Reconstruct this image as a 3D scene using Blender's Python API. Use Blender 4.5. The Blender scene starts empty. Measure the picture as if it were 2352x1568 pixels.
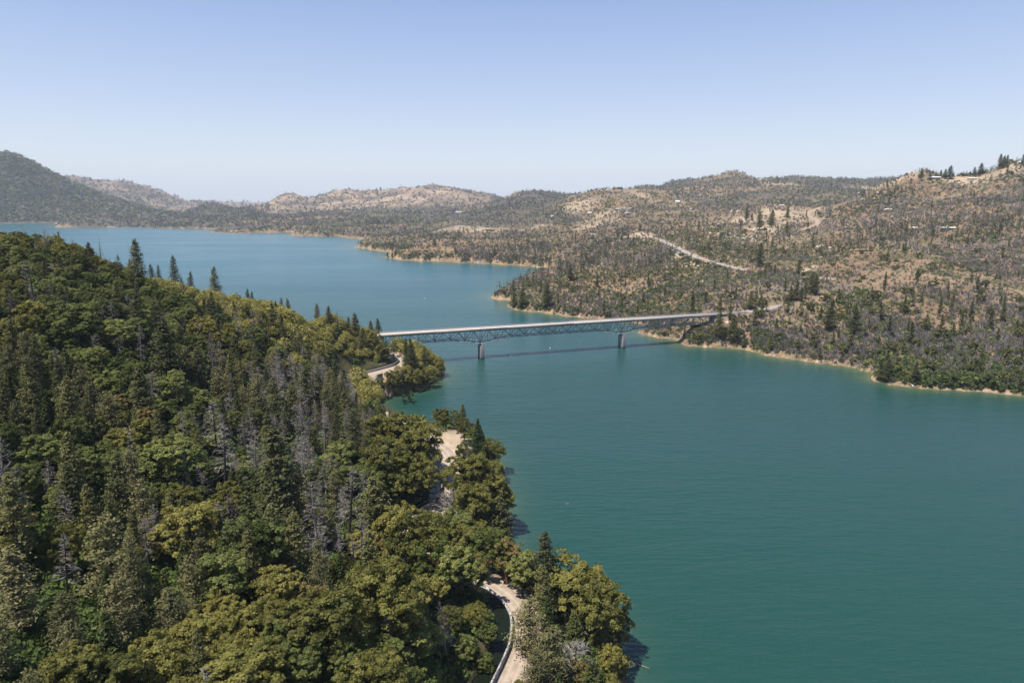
import bpy, math, random
import numpy as np
from math import radians, sin, cos, pi
random.seed(7); RNG = np.random.default_rng(7)
S = bpy.context.scene
COL = S.collection

# ------------------------------------------------------------------ camera
CAMH, PITCH, F = 120.0, radians(11.57), 1568.0
SP, CP = sin(PITCH), cos(PITCH)
cam_d = bpy.data.cameras.new('camera'); cam = bpy.data.objects.new('camera', cam_d); COL.objects.link(cam)
cam.location = (0, 0, CAMH); cam.rotation_euler = (pi/2 - PITCH, 0, 0)
cam_d.lens = 24; cam_d.sensor_width = 36; cam_d.clip_end = 60000; cam_d.clip_start = 1
S.camera = cam

def ray(px, py):
    u, v = px - 1176, py - 784
    return u, F*CP - v*SP, -(F*SP + v*CP)
def W(px, py, z=0.0):                 # point of the plane at height z seen at this place of the photo
    u, f, d = ray(px, py); t = (z - CAMH)/d
    return (u*t, f*t, z)
def PD(px, py, D):                    # point at forward distance D
    u, f, d = ray(px, py); t = D/f
    return (u*t, D, CAMH + d*t)

# ------------------------------------------------------------------ noise
def _hash(ix, iy, s):
    n = (ix*374761393 + iy*668265263 + s*1274126177) & 0xffffffff
    n = ((n ^ (n >> 13))*1274126177) & 0xffffffff
    return ((n ^ (n >> 16)) & 0xffff)/65535.0
def vnoise(x, y, s=0):
    x = np.asarray(x, float); y = np.asarray(y, float)
    ix = np.floor(x).astype(np.int64); iy = np.floor(y).astype(np.int64)
    fx = x - ix; fy = y - iy
    fx = fx*fx*(3-2*fx); fy = fy*fy*(3-2*fy)
    a = _hash(ix, iy, s); b = _hash(ix+1, iy, s); c = _hash(ix, iy+1, s); d = _hash(ix+1, iy+1, s)
    return (a*(1-fx)+b*fx)*(1-fy) + (c*(1-fx)+d*fx)*fy
def fbm(x, y, wl, octv=3, s=0):
    r = 0; amp = 1; tot = 0
    for k in range(octv):
        r = r + amp*(vnoise(x/wl*2**k + 17.3*k, y/wl*2**k - 9.1*k, s+k)*2-1); tot += amp; amp *= .5
    return r/tot

# ------------------------------------------------------------------ shore lines (a closed lake outline)
px_right = [(3400,1090),(2900,990),(2600,935),(2450,918),(2352,909),(2300,904),(2250,898),(2215,898),(2190,894),(2160,895),(2130,892),
 (2095,890),(2070,886),(2045,884),(2030,879),(2008,875),(2002,868),(2008,858),(1996,853),(1980,852),(1965,846),(1950,843),(1935,839),(1915,839),(1900,834),
 (1885,836),(1870,832),(1850,831),(1835,827),(1818,825),(1800,821),(1785,820),(1770,816),(1755,816),(1740,811),(1720,805),(1700,801),(1685,801),(1670,797),(1655,799),(1640,796),
 (1620,798),(1600,795),(1585,795),(1570,792),(1558,786),(1553,780),(1540,779),(1530,776),(1515,777),(1500,773),(1475,769),(1462,763),(1480,757),(1490,750),
 (1470,744),(1440,738),(1410,734),(1390,735),(1370,731),(1345,731),(1320,727),(1300,727),(1280,722),(1260,721),(1240,717),(1220,717),(1200,713),(1185,713),(1175,709),(1165,704),(1170,697),
 (1182,692),(1162,689),(1140,688),(1128,684),(1136,677),(1150,672),(1170,660),(1185,652),(1215,640),(1245,630),(1275,621),
 (1285,617),(1262,617),(1250,613),(1235,615),(1220,611),(1200,611),(1180,608),(1160,609),(1130,605),(1110,606),(1080,602),(1060,604),(1040,601),(1010,601),(990,599),(970,601),(950,598),(925,598),(905,594),(882,591),
 (895,588),(920,588.5),(943,586),(938,583.5),(910,582),(884,579),(866,576),(847,574),(849,571.5),(830,570.5),(816,568.5),(826,563),(850,556),(855,552),
 (840,551),(824,549.5),(800,547),(785,544.8),(773,542),(740,543.5),(715,542.5),(691,543),(675,541.5),(667,539.5),(683,534.5),(656,533.5),(620,535),(600,534.5),(558,536),(531,536),(505,534.5),(486,532.8),
 (496,528),(470,526),(441,525.4),(402,525),(340,523.8),(266,522.6),(200,522.8),(150,522.6),(126,521.8),(130,517.5),(126,513.2),(60,513.2),(20,513.2),(-200,512.6),(-600,512)]
lake = [W(*p)[:2] for p in px_right]
lake += [(-2600,1500),(-1500,650),(-600,450),(-350,470),(-250,510),(-170,560),(-120,562),(-101,530),(-94,513),(-86,506),(-66,501)]
lake += [W(*p)[:2] for p in [(1016,845),(1022,853),(1021,862),(1012,872),(1000,880),(980,888),(960,895),(940,899),(920,905),(895,907),(872,910),(868,922),(882,935),(910,955),(940,975),
 (975,992),(1005,1003),(1040,1006),(1080,1010),(1115,1030),(1136,1052),(1150,1085),(1158,1120),(1164,1150),(1163,1185),(1170,1220),(1178,1265),(1190,1310),(1205,1345),
 (1250,1372),(1300,1375),(1345,1395),(1385,1415),(1408,1440),(1425,1480),(1436,1520),(1440,1568),(1446,1640)]]
lake += [(33,120),(36,40),(600,40),(700,200)]
LAKE = np.array(lake)
CREEK = np.array([W(*p)[:2] for p in [(378,500),(408,499.5),(412,497),(400,495.8),(380,496)]])

def poly_sd(P, X, Y):                 # signed distance, positive inside
    n = len(P); best = np.full(X.shape, 1e18); ins = np.zeros(X.shape, bool)
    for i in range(n):
        ax, ay = P[i]; bx, by = P[(i+1) % n]
        ex, ey = bx-ax, by-ay; l2 = ex*ex+ey*ey+1e-9
        t = np.clip(((X-ax)*ex+(Y-ay)*ey)/l2, 0, 1)
        dd = (X-ax-t*ex)**2+(Y-ay-t*ey)**2
        best = np.minimum(best, dd)
        c = ((ay > Y) != (by > Y)) & (X < (bx-ax)*(Y-ay)/(by-ay+1e-12)+ax)
        ins ^= c
    return np.where(ins, 1, -1)*np.sqrt(best)
def shore(X, Y):                      # metres from the waterline, positive on land
    w = np.maximum(poly_sd(LAKE, X, Y), poly_sd(CREEK, X, Y))
    wob = (vnoise(X/9, Y/9, 31)-.5)*np.clip(Y/250, .6, 6) + (vnoise(X/3.1, Y/3.1, 32)-.5)*1.2
    return -w + wob*.8

# ------------------------------------------------------------------ canal road
def catmull(P, step):
    P = [np.array(p, float) for p in P]; P = [2*P[0]-P[1]]+P+[2*P[-1]-P[-2]]; out = []
    for i in range(1, len(P)-2):
        p0, p1, p2, p3 = P[i-1:i+3]; n = max(1, int(np.linalg.norm(p2-p1)/step))
        for k in range(n):
            t = k/n
            out.append(.5*((2*p1)+(-p0+p2)*t+(2*p0-5*p1+4*p2-p3)*t*t+(-p0+3*p1-3*p2+p3)*t**3))
    out.append(P[-2]); return np.array(out)
RZ = 15.0
R_px = [(1080,1760),(1120,1670),(1148,1610),(1167,1568),(1179,1542),(1189,1518),(1198,1494),(1202,1470),(1203,1447),(1199,1418),(1188,1396),(1167,1373),(1138,1351),(1115,1341),
 (1060,1318),(1000,1290),(952,1258),(928,1228),(945,1198),(988,1178),(1020,1158),(1033,1134),(1032,1104),(1022,1078),(1026,1062),(1028,1050),(1020,1036),(1004,1024),
 (975,1010),(935,990),(885,962),(835,932),(790,909),(768,886),(795,868),(840,861),(880,851),(913,841),(926,831),(918,821),(898,811),(880,800)]
ROAD = catmull([W(x, y, RZ)[:2] for x, y in R_px], 2.5)
def line_dist(L, X, Y):               # distance and side (positive left of travel), nearest index
    best = np.full(X.shape, 1e18); side = np.zeros(X.shape); idx = np.zeros(X.shape, int); tt = np.zeros(X.shape)
    for i in range(len(L)-1):
        ax, ay = L[i][:2]; ex, ey = L[i+1][0]-ax, L[i+1][1]-ay; l2 = ex*ex+ey*ey+1e-9
        t = np.clip(((X-ax)*ex+(Y-ay)*ey)/l2, 0, 1)
        dx, dy = X-ax-t*ex, Y-ay-t*ey; dd = dx*dx+dy*dy; m = dd < best
        best = np.where(m, dd, best); side = np.where(m, np.sign(ex*dy-ey*dx), side)
        idx = np.where(m, i, idx); tt = np.where(m, t, tt)
    return np.sqrt(best), side, idx, tt
WALL_OFF, CANAL_IN, CANAL_OUT = 2.9, 3.3, 7.2

# ------------------------------------------------------------------ terrain control points
ctl = []
for c in [ # right hills, columns of (x, y, distance)
 (2352,800,501),(2352,700,615),(2352,600,820),(2352,500,1096),(2352,440,1250),(2352,374,1400),
 (2750,800,500),(2750,700,610),(2750,600,820),(2750,500,1090),(2750,420,1280),(2750,345,1450),
 (3400,800,480),(3400,650,650),(3400,500,1000),(3400,350,1450),
 (2100,800,492),(2100,700,589),(2100,600,820),(2100,520,1140),(2100,460,1350),(2101,409,1500),(2140,412,1480),(2197,410,1450),(2254,398,1420),(2285,386,1410),(2312,375,1400),
 (2240,500,1120),(2240,600,820),(2240,720,580),(2240,440,1300),
 (2066,422,1530),(2004,438,1560),(1978,453,1590),(1934,473,1650),(2000,500,1300),(2000,560,980),(2000,640,740),(2000,740,550),
 (1900,780,554),(1900,700,629),(1900,620,796),(1900,560,1030),(1900,500,1400),(1895,478,1750),
 (1800,740,571),(1800,702,625),(1800,660,705),(1800,600,900),(1800,560,1120),(1800,520,1430),(1800,490,1560),
 (1700,760,571),(1700,714,612),(1700,660,726),(1700,612,886),(1700,560,1166),(1700,520,1430),(1720,490,1560),(1760,478,1600),(1820,474,1660),(1690,500,1530),
 (1600,775,560),(1600,740,600),(1600,680,730),(1600,635,860),(1600,590,950),(1600,560,1150),(1600,520,1500),(1600,480,2100),(1600,450,2700),(1600,430,3200),
 (1520,640,855),(1520,600,960),(1520,553,1280),
 (1500,650,837),(1500,700,745),(1500,520,1650),(1500,490,2100),(1500,455,2600),(1505,430,2900),(1465,429,2820),(1435,434,2800),(1369,438,2850),(1400,436,2820),(1340,442,2850),(1300,453,2850),(1240,468,2850),(1180,476,2900),
 (1430,545,1350),(1420,500,1800),(1435,470,2300),(1430,600,1060),(1430,640,900),(1430,690,790),
 (1350,680,794),(1350,650,855),(1350,625,930),(1350,600,1266),(1350,580,1306),(1350,550,1487),(1350,510,2070),(1350,480,2350),
 (1250,690,790),(1200,697,775),(1260,660,880),(1260,640,960),
 (1200,590,1291),(1200,560,1500),(1200,530,2058),(1200,500,2630),
 (1000,575,1465),(1000,555,1667),(1000,530,2179),(1000,500,3070),(1000,486,4000),(900,489,4200),(1100,484,3700),
 (870,562,1723),(850,530,2421),(850,505,3077),(850,495,3614),(720,525,2670),(700,505,3270),(700,496,3916),
 (560,520,3086),(550,505,3461),(550,493,3631),(620,512,3200),(300,508,3538),(300,491,3700),(239,493.5,3650),(185,492,3600),(150,505,3450),(430,500,3600),(450,497,3800),(650,498,3900),
 # dark low hills, far creek
 (410,490,4900),(440,479,5000),(478,468,5100),(515,474,5100),(547,478,5100),(581,473,5100),(615,487,5000),
 # left mountain
 (0,353,4700),(44,363.6,4700),(82,381,4750),(137,401,4850),(205,428.6,5000),(273,452.5,5250),(342,476,5600),(374,492,5750),(-200,310,4700),(-500,280,4700),(-900,280,4600),
 (0,450,4150),(100,470,4200),(200,480,4400),(-300,430,4150),(-600,450,4100),
 # second mountain
 (147,406,7400),(205,411.5,7500),(287,418,7600),(328,428.6,7600),(376,444,7600),(410,461,7500),(437,476,7400),(340,460,7000),(400,482,6900),
 (424,464.5,11000),(480,463,11000),(520,466,11000),(581,468,11000),
 # golden hills
 (595,478,5900),(625,462,6000),(649,449,6100),(677,451,6100),(700,457,6150),(718,459.5,6200),(765,444,6200),(824,438,6200),(871,437,6200),(937,434,6200),(970,428,6200),(1003,425.4,6250),(1046,432.5,6200),
 (1085,439,6100),(1148,452,5900),(660,475,5300),(800,465,5300),(950,460,5300),(1050,462,5200),(1150,466,4800),
 (1203,441.5,4500),(1261,446,4500),(1290,446,4300),
 # far right hills
 (1527,423,3900),(1566,415.5,3850),(1606,413.8,3800),(1654,403.7,3800),(1691,395,3750),(1715,402,3750),(1737,411.5,3750),(1768,412,3800),(1825,410,3800),(1882,412.5,3800),(1978,417,3700),(2030,413,3600),(2066,407,3500),(2110,404,3500),
 (1680,425,3200),(1780,430,3000),(1880,432,2900),(1980,436,2700),(1790,455,2300),(1900,450,2200),(1960,455,2000),(1700,455,2500),
 (1900,411,9000),(1960,411.5,9000),(2100,412,9000)]:
    x, y, z = PD(*c); ctl.append((x, y, z))
def C(x, y, z): ctl.append((x, y, z))
for px, D, z in [(2352,1750,150),(2352,2400,140),(2750,1900,150),(3400,2000,150),(2100,1900,120),(2100,2600,130),(1790,1850,96),(1690,1750,92),(1900,1950,104),(1985,1850,108),
  (1350,3700,100),(1435,3400,110),(1250,5200,70),(1000,7500,90),(800,7500,80),(650,7300,70),(480,6000,20),(560,6000,20),(200,6200,60),(0,6300,120),(300,9000,80),(1600,5500,120),(1700,5200,110),(2000,5000,110),
  (0,12000,150),(600,14000,90),(1000,12000,90),(1400,12000,100),(2400,12000,150),(-800,12000,150),(3000,12000,150),(2400,5000,150),(3200,5000,150),
  (1000,15800,90),(0,15800,90),(2000,15800,90)]:
    C((px-1176)/1595*D, D, z)
for i in range(0, len(ROAD), 6): C(ROAD[i][0], ROAD[i][1], RZ)
for c in [(-76,89,50),(-112,150,60),(-40,125,36),(-18,110,26),(12,90,15),(20,60,13),(-66,205,34),(-100,200,50),(-130,200,64),(-120,262,55),(-75,300,28),(-105,330,41),(-122,380,42),
  (-118,425,36),(-108,462,26),(-60,250,27),(-85,250,38),(-160,200,80),(-150,120,76),(-110,90,66),(-60,60,45),(-40,40,40),(-100,40,62),(-200,60,100),
  (-260,400,60),(-235,450,35),(-185,475,26),(-145,490,16),(-420,400,60),(-400,250,150),(-300,120,130),(-300,240,126),(-150,45,85),(0,160,17),(20,165,8),(-18,172,18.5),
  (-60,175,34),(-85,150,46)]: C(*c)
for c in [(0,562,300),(130,574,293),(230,612,295),(320,655,300),(405,672,320),(500,692,345),(580,708,365),(660,730,400),(757,756,430),(820,779,462),(868,790,488)]:
    x, y, z = PD(*c); C(x, y, z - 1)
CT = np.array(ctl)
def puv(X, Y): return np.stack([X/Y, .35*np.log(Y/100)], -1)
_PC = puv(CT[:,0], CT[:,1]); _VAL = CT[:,2]/np.sqrt(CT[:,1])
_EPS = .0006
def _ker(a, b): return np.sqrt(((a[:,None,:]-b[None])**2).sum(-1)+_EPS)
_A = _ker(_PC, _PC) + 0*np.eye(len(_PC)); _m = _VAL.mean()
_wt = np.linalg.solve(_A - 1e-4*np.eye(len(_PC)), _VAL-_m)
def rbf(X, Y):
    sh = X.shape; p = puv(X.ravel(), Y.ravel()); out = np.empty(len(p))
    for i in range(0, len(p), 20000): out[i:i+20000] = _ker(p[i:i+20000], _PC)@_wt
    return (out+_m).reshape(sh)*np.sqrt(Y)

ROADS = []        # far roads: (polyline with z, half width), filled below
def terrain(X, Y, sd=None, carve=True):
    X = np.asarray(X, float); Y = np.asarray(Y, float)
    if sd is None: sd = shore(X, Y)
    z = rbf(X, Y)
    left = (Y < 600) & (X < 60)
    far = np.clip((Y-400)/500, 0, 1)
    n = (fbm(X, Y, 170, 4, 3)*9 + 6 - np.abs(fbm(X, Y, 260, 3, 6))*26*np.clip((Y-500)/700, 0, 1))*far*np.clip(1.2-np.clip((Y-1400)/2000,0,1)*.3, 0, 2) + fbm(X, Y, 46, 3, 8)*2.4*far
    n = n + (fbm(X, Y, 600, 4, 12)*26 + 6 - np.abs(fbm(X, Y, 520, 4, 13))*95)*np.clip((Y-4700)/800, 0, 1)
    n = n + fbm(X, Y, 30, 3, 21)*1.6*(1-far)
    z = z + n*np.clip(sd/60, 0, 1)
    up = np.maximum(z, 1.3 + .03*np.clip(sd, 0, 200))
    up = np.minimum(up, .55*sd + 1.1*np.clip(sd-3, 0, 1e9)*.6 + .02)
    zz = np.where(sd > 0, up, np.maximum(sd*.35, -12.0))
    if carve:
        m = (Y < 520) & (Y > 60) & (X < 60) & (X > -150)
        if m.any():
            d, s, _, _ = line_dist(ROAD, X[m], Y[m]); o = d*s; zm = zz[m]; sdm = sd[m]
            flat = RZ - .25
            w = np.clip((np.abs(o+.9)-3.8)/np.where(o < 0, 7.0, 3.0), 0, 1)          # road bench
            w = w*w*(3-2*w)
            z2 = flat*(1-w) + zm*w
            z2 = np.where((o > WALL_OFF+.1) & (o < CANAL_OUT), RZ-1.2, z2)
            b = np.clip((o-CANAL_OUT)/4, 0, 1)
            z2 = np.where(o >= CANAL_OUT, np.maximum(zm, RZ+2.3)*b + (RZ+2.2)*(1-b), z2)
            z2 = np.where((o > 18) | (o < -12), zm, z2)
            b = np.clip((o-12)/6, 0, 1); z2 = np.where((o > 12) & (o <= 18), z2*(1-b)+zm*b, z2)
            z2 = np.where(sdm > 0, z2, zm)
            zz[m] = z2
        for L, hw in ROADS:
            lo = L[:, :2].min(0)-20; hi = L[:, :2].max(0)+20
            m = (X > lo[0]) & (X < hi[0]) & (Y > lo[1]) & (Y < hi[1]) & (sd > 2)
            if m.any():
                d, s, i, t = line_dist(L, X[m], Y[m]); rz = L[i, 2]*(1-t)+L[np.minimum(i+1, len(L)-1), 2]*t
                grow = hw + np.clip(Y[m]/450, 1, 5)
                w = np.clip((d-grow)/(grow*1.2), 0, 1); w = w*w*(3-2*w)
                zz[m] = (rz-.35)*(1-w) + zz[m]*w
    return zz
def gz(x, y): return float(terrain(np.array([x]), np.array([y]))[0])
_tt = np.exp(np.linspace(math.log(45), math.log(9000), 1400))
def hit(px, py, dmin=45, carve=True):  # where the view ray through this place of the photo meets the ground
    u, f, d = ray(px, py); t = _tt[_tt >= dmin]/f
    X, Y, Z = u*t, f*t, CAMH+d*t
    g = np.maximum(terrain(X, Y, carve=carve), 0); below = np.nonzero(g >= Z)[0]
    if len(below) == 0: return None
    k = below[0]
    if k == 0: return (X[0], Y[0], g[0])
    a = (Z[k-1]-g[k-1])/((Z[k-1]-g[k-1])+(g[k]-Z[k])+1e-9)
    return (X[k-1]+a*(X[k]-X[k-1]), Y[k-1]+a*(Y[k]-Y[k-1]), g[k-1]+a*(g[k]-g[k-1]))

# bridge axis
AX = np.array([.9456, .3254]); NX = np.array([-.3254, .9456]); PAN = 12.3
C0 = np.array([-24.1, 521.1]); DECK = 23.8
def bp(s, o, z): p = C0+AX*s+NX*o; return (p[0], p[1], z)
S0, S1 = -6*PAN, 17*PAN
# far roads
def smooth_z(L):
    z = L[:, 2].copy()
    for _ in range(6): z[1:-1] = (z[:-2]+z[1:-1]*2+z[2:])/4
    L[:, 2] = z; return L
def road_from(pxs, step=8, start=None):
    P = [] if start is None else list(start)
    for x, y in pxs:
        h = hit(x, y, dmin=400, carve=False)
        if h: P.append(h)
    L = catmull(P, step); return smooth_z(L)
hw1 = catmull([bp(S1+20, 0, DECK-.1), bp(S1+40, .5, DECK+.1), bp(S1+62, 3, DECK+.8), W(1775,705,24.6), W(1800,701,25)], 4)
hw2 = road_from([(1720,622),(1670,611),(1640,603),(1600,590),(1560,572),(1520,553),(1490,546),(1440,545),(1408,545)])
dirt = road_from([(1890,475),(1882,477.5),(1870,484),(1854,493.6),(1866,500),(1876,506),(1877,514),(1858,522),(1835,530)])
ROADS += [(hw1, 4.2), (hw2, 4.5), (dirt, 3.5)]

# ------------------------------------------------------------------ mesh helpers
def tag(o, label=None, cat=None, group=None, kind=None):
    if label: o['label'] = label
    if cat: o['category'] = cat
    if group: o['group'] = group
    if kind: o['kind'] = kind
    return o
def mesh_np(name, V, Fc, mat=None, tint=None, smooth=False, attrs=None):
    """V (n,3); Fc (m,k) with k 3 or 4"""
    me = bpy.data.meshes.new(name); V = np.asarray(V, np.float32); Fc = np.asarray(Fc, np.int32)
    me.vertices.add(len(V)); me.vertices.foreach_set('co', V.ravel())
    m, k = Fc.shape; me.loops.add(m*k); me.loops.foreach_set('vertex_index', Fc.ravel())
    me.polygons.add(m); me.polygons.foreach_set('loop_start', np.arange(0, m*k, k, dtype=np.int32))
    me.polygons.foreach_set('loop_total', np.full(m, k, np.int32))
    if smooth: me.polygons.foreach_set('use_smooth', np.ones(m, bool))
    if tint is not None:
        a = me.attributes.new('tint', 'FLOAT', 'FACE'); a.data.foreach_set('value', np.asarray(tint, np.float32))
    for n_, arr in (attrs or {}).items():
        a = me.attributes.new(n_, 'FLOAT', 'POINT'); a.data.foreach_set('value', np.asarray(arr, np.float32).ravel())
    me.update(calc_edges=True)
    if mat: me.materials.append(mat)
    return me
def obj(name, me, parent=None):
    o = bpy.data.objects.new(name, me); COL.objects.link(o)
    if parent: o.parent = parent
    return o
class MB:
    def __init__(s): s.v = []; s.f = []
    def box(s, c, ax, ay, az):        # centre, three half-vectors
        c, ax, ay, az = [np.array(q, float) for q in (c, ax, ay, az)]; b = len(s.v)
        for k in (-1, 1):
            for i, j in ((-1,-1),(1,-1),(1,1),(-1,1)): s.v.append(c+ax*i+ay*j+az*k)
        s.f += [[b,b+3,b+2,b+1],[b+4,b+5,b+6,b+7],[b,b+1,b+5,b+4],[b+1,b+2,b+6,b+5],[b+2,b+3,b+7,b+6],[b+3,b,b+4,b+7]]
    def bar(s, p, q, w, h=None):      # beam between two points
        p = np.array(p, float); q = np.array(q, float); d = q-p; L = np.linalg.norm(d); d /= L; h = h or w
        up = np.array([0,0,1.]) if abs(d[2]) < .95 else np.array([AX[0],AX[1],0])
        a = np.cross(d, up); a /= np.linalg.norm(a); b = np.cross(a, d)
        s.box((p+q)/2, d*L/2, a*w/2, b*h/2)
    def tube(s, pts, rad, n=5):
        b = len(s.v); pts = [np.array(p, float) for p in pts]
        for i, p in enumerate(pts):
            d = pts[min(i+1, len(pts)-1)]-pts[max(i-1, 0)]; d /= np.linalg.norm(d)+1e-9
            up = np.array([1,0,0.]) if abs(d[0]) < .8 else np.array([0,1.,0])
            a = np.cross(d, up); a /= np.linalg.norm(a); c = np.cross(d, a)
            for k in range(n): s.v.append(p+rad[i]*(a*cos(2*pi*k/n)+c*sin(2*pi*k/n)))
        for i in range(len(pts)-1):
            for k in range(n):
                k2 = (k+1) % n; s.f.append([b+i*n+k, b+i*n+k2, b+(i+1)*n+k2, b+(i+1)*n+k])
    def lathe(s, prof, n=10, c=(0,0,0)):
        b = len(s.v)
        for r, z in prof:
            for k in range(n): s.v.append(np.array([c[0]+r*cos(2*pi*k/n), c[1]+r*sin(2*pi*k/n), c[2]+z]))
        for i in range(len(prof)-1):
            for k in range(n):
                k2 = (k+1) % n; s.f.append([b+i*n+k, b+i*n+k2, b+(i+1)*n+k2, b+(i+1)*n+k])
    def mesh(s, name, mat): return mesh_np(name, np.array(s.v), np.array(s.f), mat)
    def build(s, name, mat, parent=None): return obj(name, s.mesh(name, mat), parent)

# ------------------------------------------------------------------ materials
def mat(name):
    m = bpy.data.materials.new(name); m.use_nodes = True; nt = m.node_tree
    for n in list(nt.nodes):
        if n.type not in ('OUTPUT_MATERIAL', 'BSDF_PRINCIPLED'): nt.nodes.remove(n)
    return m, nt, nt.nodes['Principled BSDF']
def N(nt, t, **kw):
    n = nt.nodes.new(t)
    for k, v in kw.items():
        if k in n.inputs: n.inputs[k].default_value = v
        else: setattr(n, k, v)
    return n
def ramp(nt, src, stops):
    r = nt.nodes.new('ShaderNodeValToRGB'); e = r.color_ramp.elements
    while len(e) > 1: e.remove(e[0])
    e[0].position = stops[0][0]; e[0].color = (*stops[0][1], 1)
    for p, c in stops[1:]:
        q = e.new(p); q.color = (*c, 1)
    nt.links.new(src, r.inputs[0]); return r.outputs[0]
def mixc(nt, f, a, b, mode='MIX'):
    m = nt.nodes.new('ShaderNodeMix'); m.data_type = 'RGBA'; m.blend_type = mode
    for sock, v in ((m.inputs[0], f), (m.inputs[6], a), (m.inputs[7], b)):
        if isinstance(v, bpy.types.NodeSocket): nt.links.new(v, sock)
        elif isinstance(v, (int, float)): sock.default_value = v
        else: sock.default_value = (*v, 1)
    return m.outputs[2]
def math_(nt, op, a, b=0.0, c=None, clamp=False):
    m = nt.nodes.new('ShaderNodeMath'); m.operation = op; m.use_clamp = clamp
    for i, v in enumerate([a, b] + ([c] if c is not None else [])):
        if isinstance(v, bpy.types.NodeSocket): nt.links.new(v, m.inputs[i])
        else: m.inputs[i].default_value = v
    return m.outputs[0]
def noise_pos(nt, scale, detail=4, rough=.55, vec=None):
    if vec is None:
        g = nt.nodes.new('ShaderNodeNewGeometry'); vec = g.outputs['Position']
    n = N(nt, 'ShaderNodeTexNoise'); n.inputs['Scale'].default_value = scale; n.inputs['Detail'].default_value = detail; n.inputs['Roughness'].default_value = rough
    nt.links.new(vec, n.inputs['Vector']); return n.outputs['Fac']
def simple(name, col, rough=.8, var=.15, scale=1.0, metal=0.0):
    m, nt, p = mat(name)
    tc = nt.nodes.new('ShaderNodeTexCoord'); f = noise_pos(nt, scale, 5, .6, tc.outputs['Object'])
    c = ramp(nt, f, [(.3, tuple(c*(1-var) for c in col)), (.7, tuple(min(1, c*(1+var)) for c in col))])
    nt.links.new(c, p.inputs['Base Color']); p.inputs['Roughness'].default_value = rough; p.inputs['Metallic'].default_value = metal
    return m
def foliage(name, dark, mid, light, trans=.22, rnd=.5, spec=.15):
    m, nt, p = mat(name)
    a = nt.nodes.new('ShaderNodeAttribute'); a.attribute_name = 'tint'
    oi = nt.nodes.new('ShaderNodeObjectInfo')
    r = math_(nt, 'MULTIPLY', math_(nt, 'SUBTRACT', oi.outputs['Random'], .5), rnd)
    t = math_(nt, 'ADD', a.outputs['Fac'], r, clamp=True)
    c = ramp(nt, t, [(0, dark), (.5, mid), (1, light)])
    nt.links.new(c, p.inputs['Base Color']); p.inputs['Roughness'].default_value = .6
    p.inputs['Specular IOR Level'].default_value = spec
    tr = nt.nodes.new('ShaderNodeBsdfTranslucent'); nt.links.new(c, tr.inputs['Color'])
    mx = nt.nodes.new('ShaderNodeMixShader'); mx.inputs[0].default_value = trans
    nt.links.new(p.outputs[0], mx.inputs[1]); nt.links.new(tr.outputs[0], mx.inputs[2])
    nt.links.new(mx.outputs[0], nt.nodes['Material Output'].inputs['Surface'])
    return m
M = {}
M['oak'] = foliage('olive_leaves', (.055,.062,.014), (.165,.158,.038), (.30,.262,.068), trans=.35, rnd=.75)
M['green'] = foliage('green_leaves', (.050,.066,.018), (.135,.155,.042), (.25,.26,.075), trans=.35, rnd=.75)
M['madrone'] = foliage('madrone_leaves', (.055,.075,.016), (.130,.150,.034), (.25,.17,.07), trans=.35, rnd=.8)
M['pine'] = foliage('pine_needles', (.040,.048,.018), (.096,.100,.036), (.170,.160,.055), .25, rnd=.7)
M['cedar'] = foliage('cedar_sprays', (.022,.036,.010), (.050,.068,.018), (.105,.110,.030), .2)
M['greypine'] = foliage('grey_pine_needles', (.060,.064,.026), (.135,.130,.052), (.225,.200,.085), .3, rnd=.8)
M['dead'] = foliage('dead_grey_twigs', (.105,.090,.078), (.205,.180,.158), (.34,.305,.275), 0.0)
M['brush_dead'] = foliage('burnt_grey_brush', (.090,.077,.068), (.195,.172,.158), (.34,.305,.285), 0.0)
M['chap'] = foliage('chaparral_leaves', (.024,.040,.010), (.066,.092,.023), (.165,.170,.052), .2)
M['under'] = foliage('undergrowth_leaves', (.030,.050,.012), (.075,.110,.026), (.135,.175,.042), trans=.35)
M['bark'] = simple('brown_bark', (.055,.040,.030), .9, .35, 2)
M['charred'] = simple('charred_bark', (.035,.028,.025), .9, .4, 2)
M['greybark'] = simple('grey_bark', (.16,.14,.125), .9, .3, 2)
M['steel'] = simple('grey_green_paint', (.25,.27,.27), .55, .2, .6)
M['concrete'] = simple('weathered_concrete', (.30,.29,.27), .85, .2, .5)
M['darkcon'] = simple('dark_concrete', (.17,.165,.155), .85, .25, .6)
M['asphalt'] = simple('pale_worn_deck', (.56,.48,.41), .85, .08, .15)
M['rail'] = simple('grey_rail_concrete', (.30,.29,.28), .8, .12, .5)
M['roadgrey'] = simple('pale_asphalt', (.27,.25,.23), .9, .1, .1)
M['rock'] = simple('pale_granite', (.50,.45,.38), .9, .3, .25)
M['white'] = simple('white_paint', (.78,.77,.74), .6, .05, .5)
M['roofw'] = simple('pale_metal_roof', (.66,.65,.64), .5, .08, .3)
M['wallt'] = simple('tan_wall', (.45,.37,.28), .85, .1, .5)
M['darkwall'] = simple('dark_brown_wall', (.10,.075,.06), .85, .2, .5)
M['window'] = simple('dark_window_glass', (.03,.035,.04), .2, .2, 1)
M['blue'] = simple('blue_paint', (.10,.25,.40), .5, .1, 1)
M['rust'] = simple('rusty_roof', (.22,.13,.10), .8, .25, .5)

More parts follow.
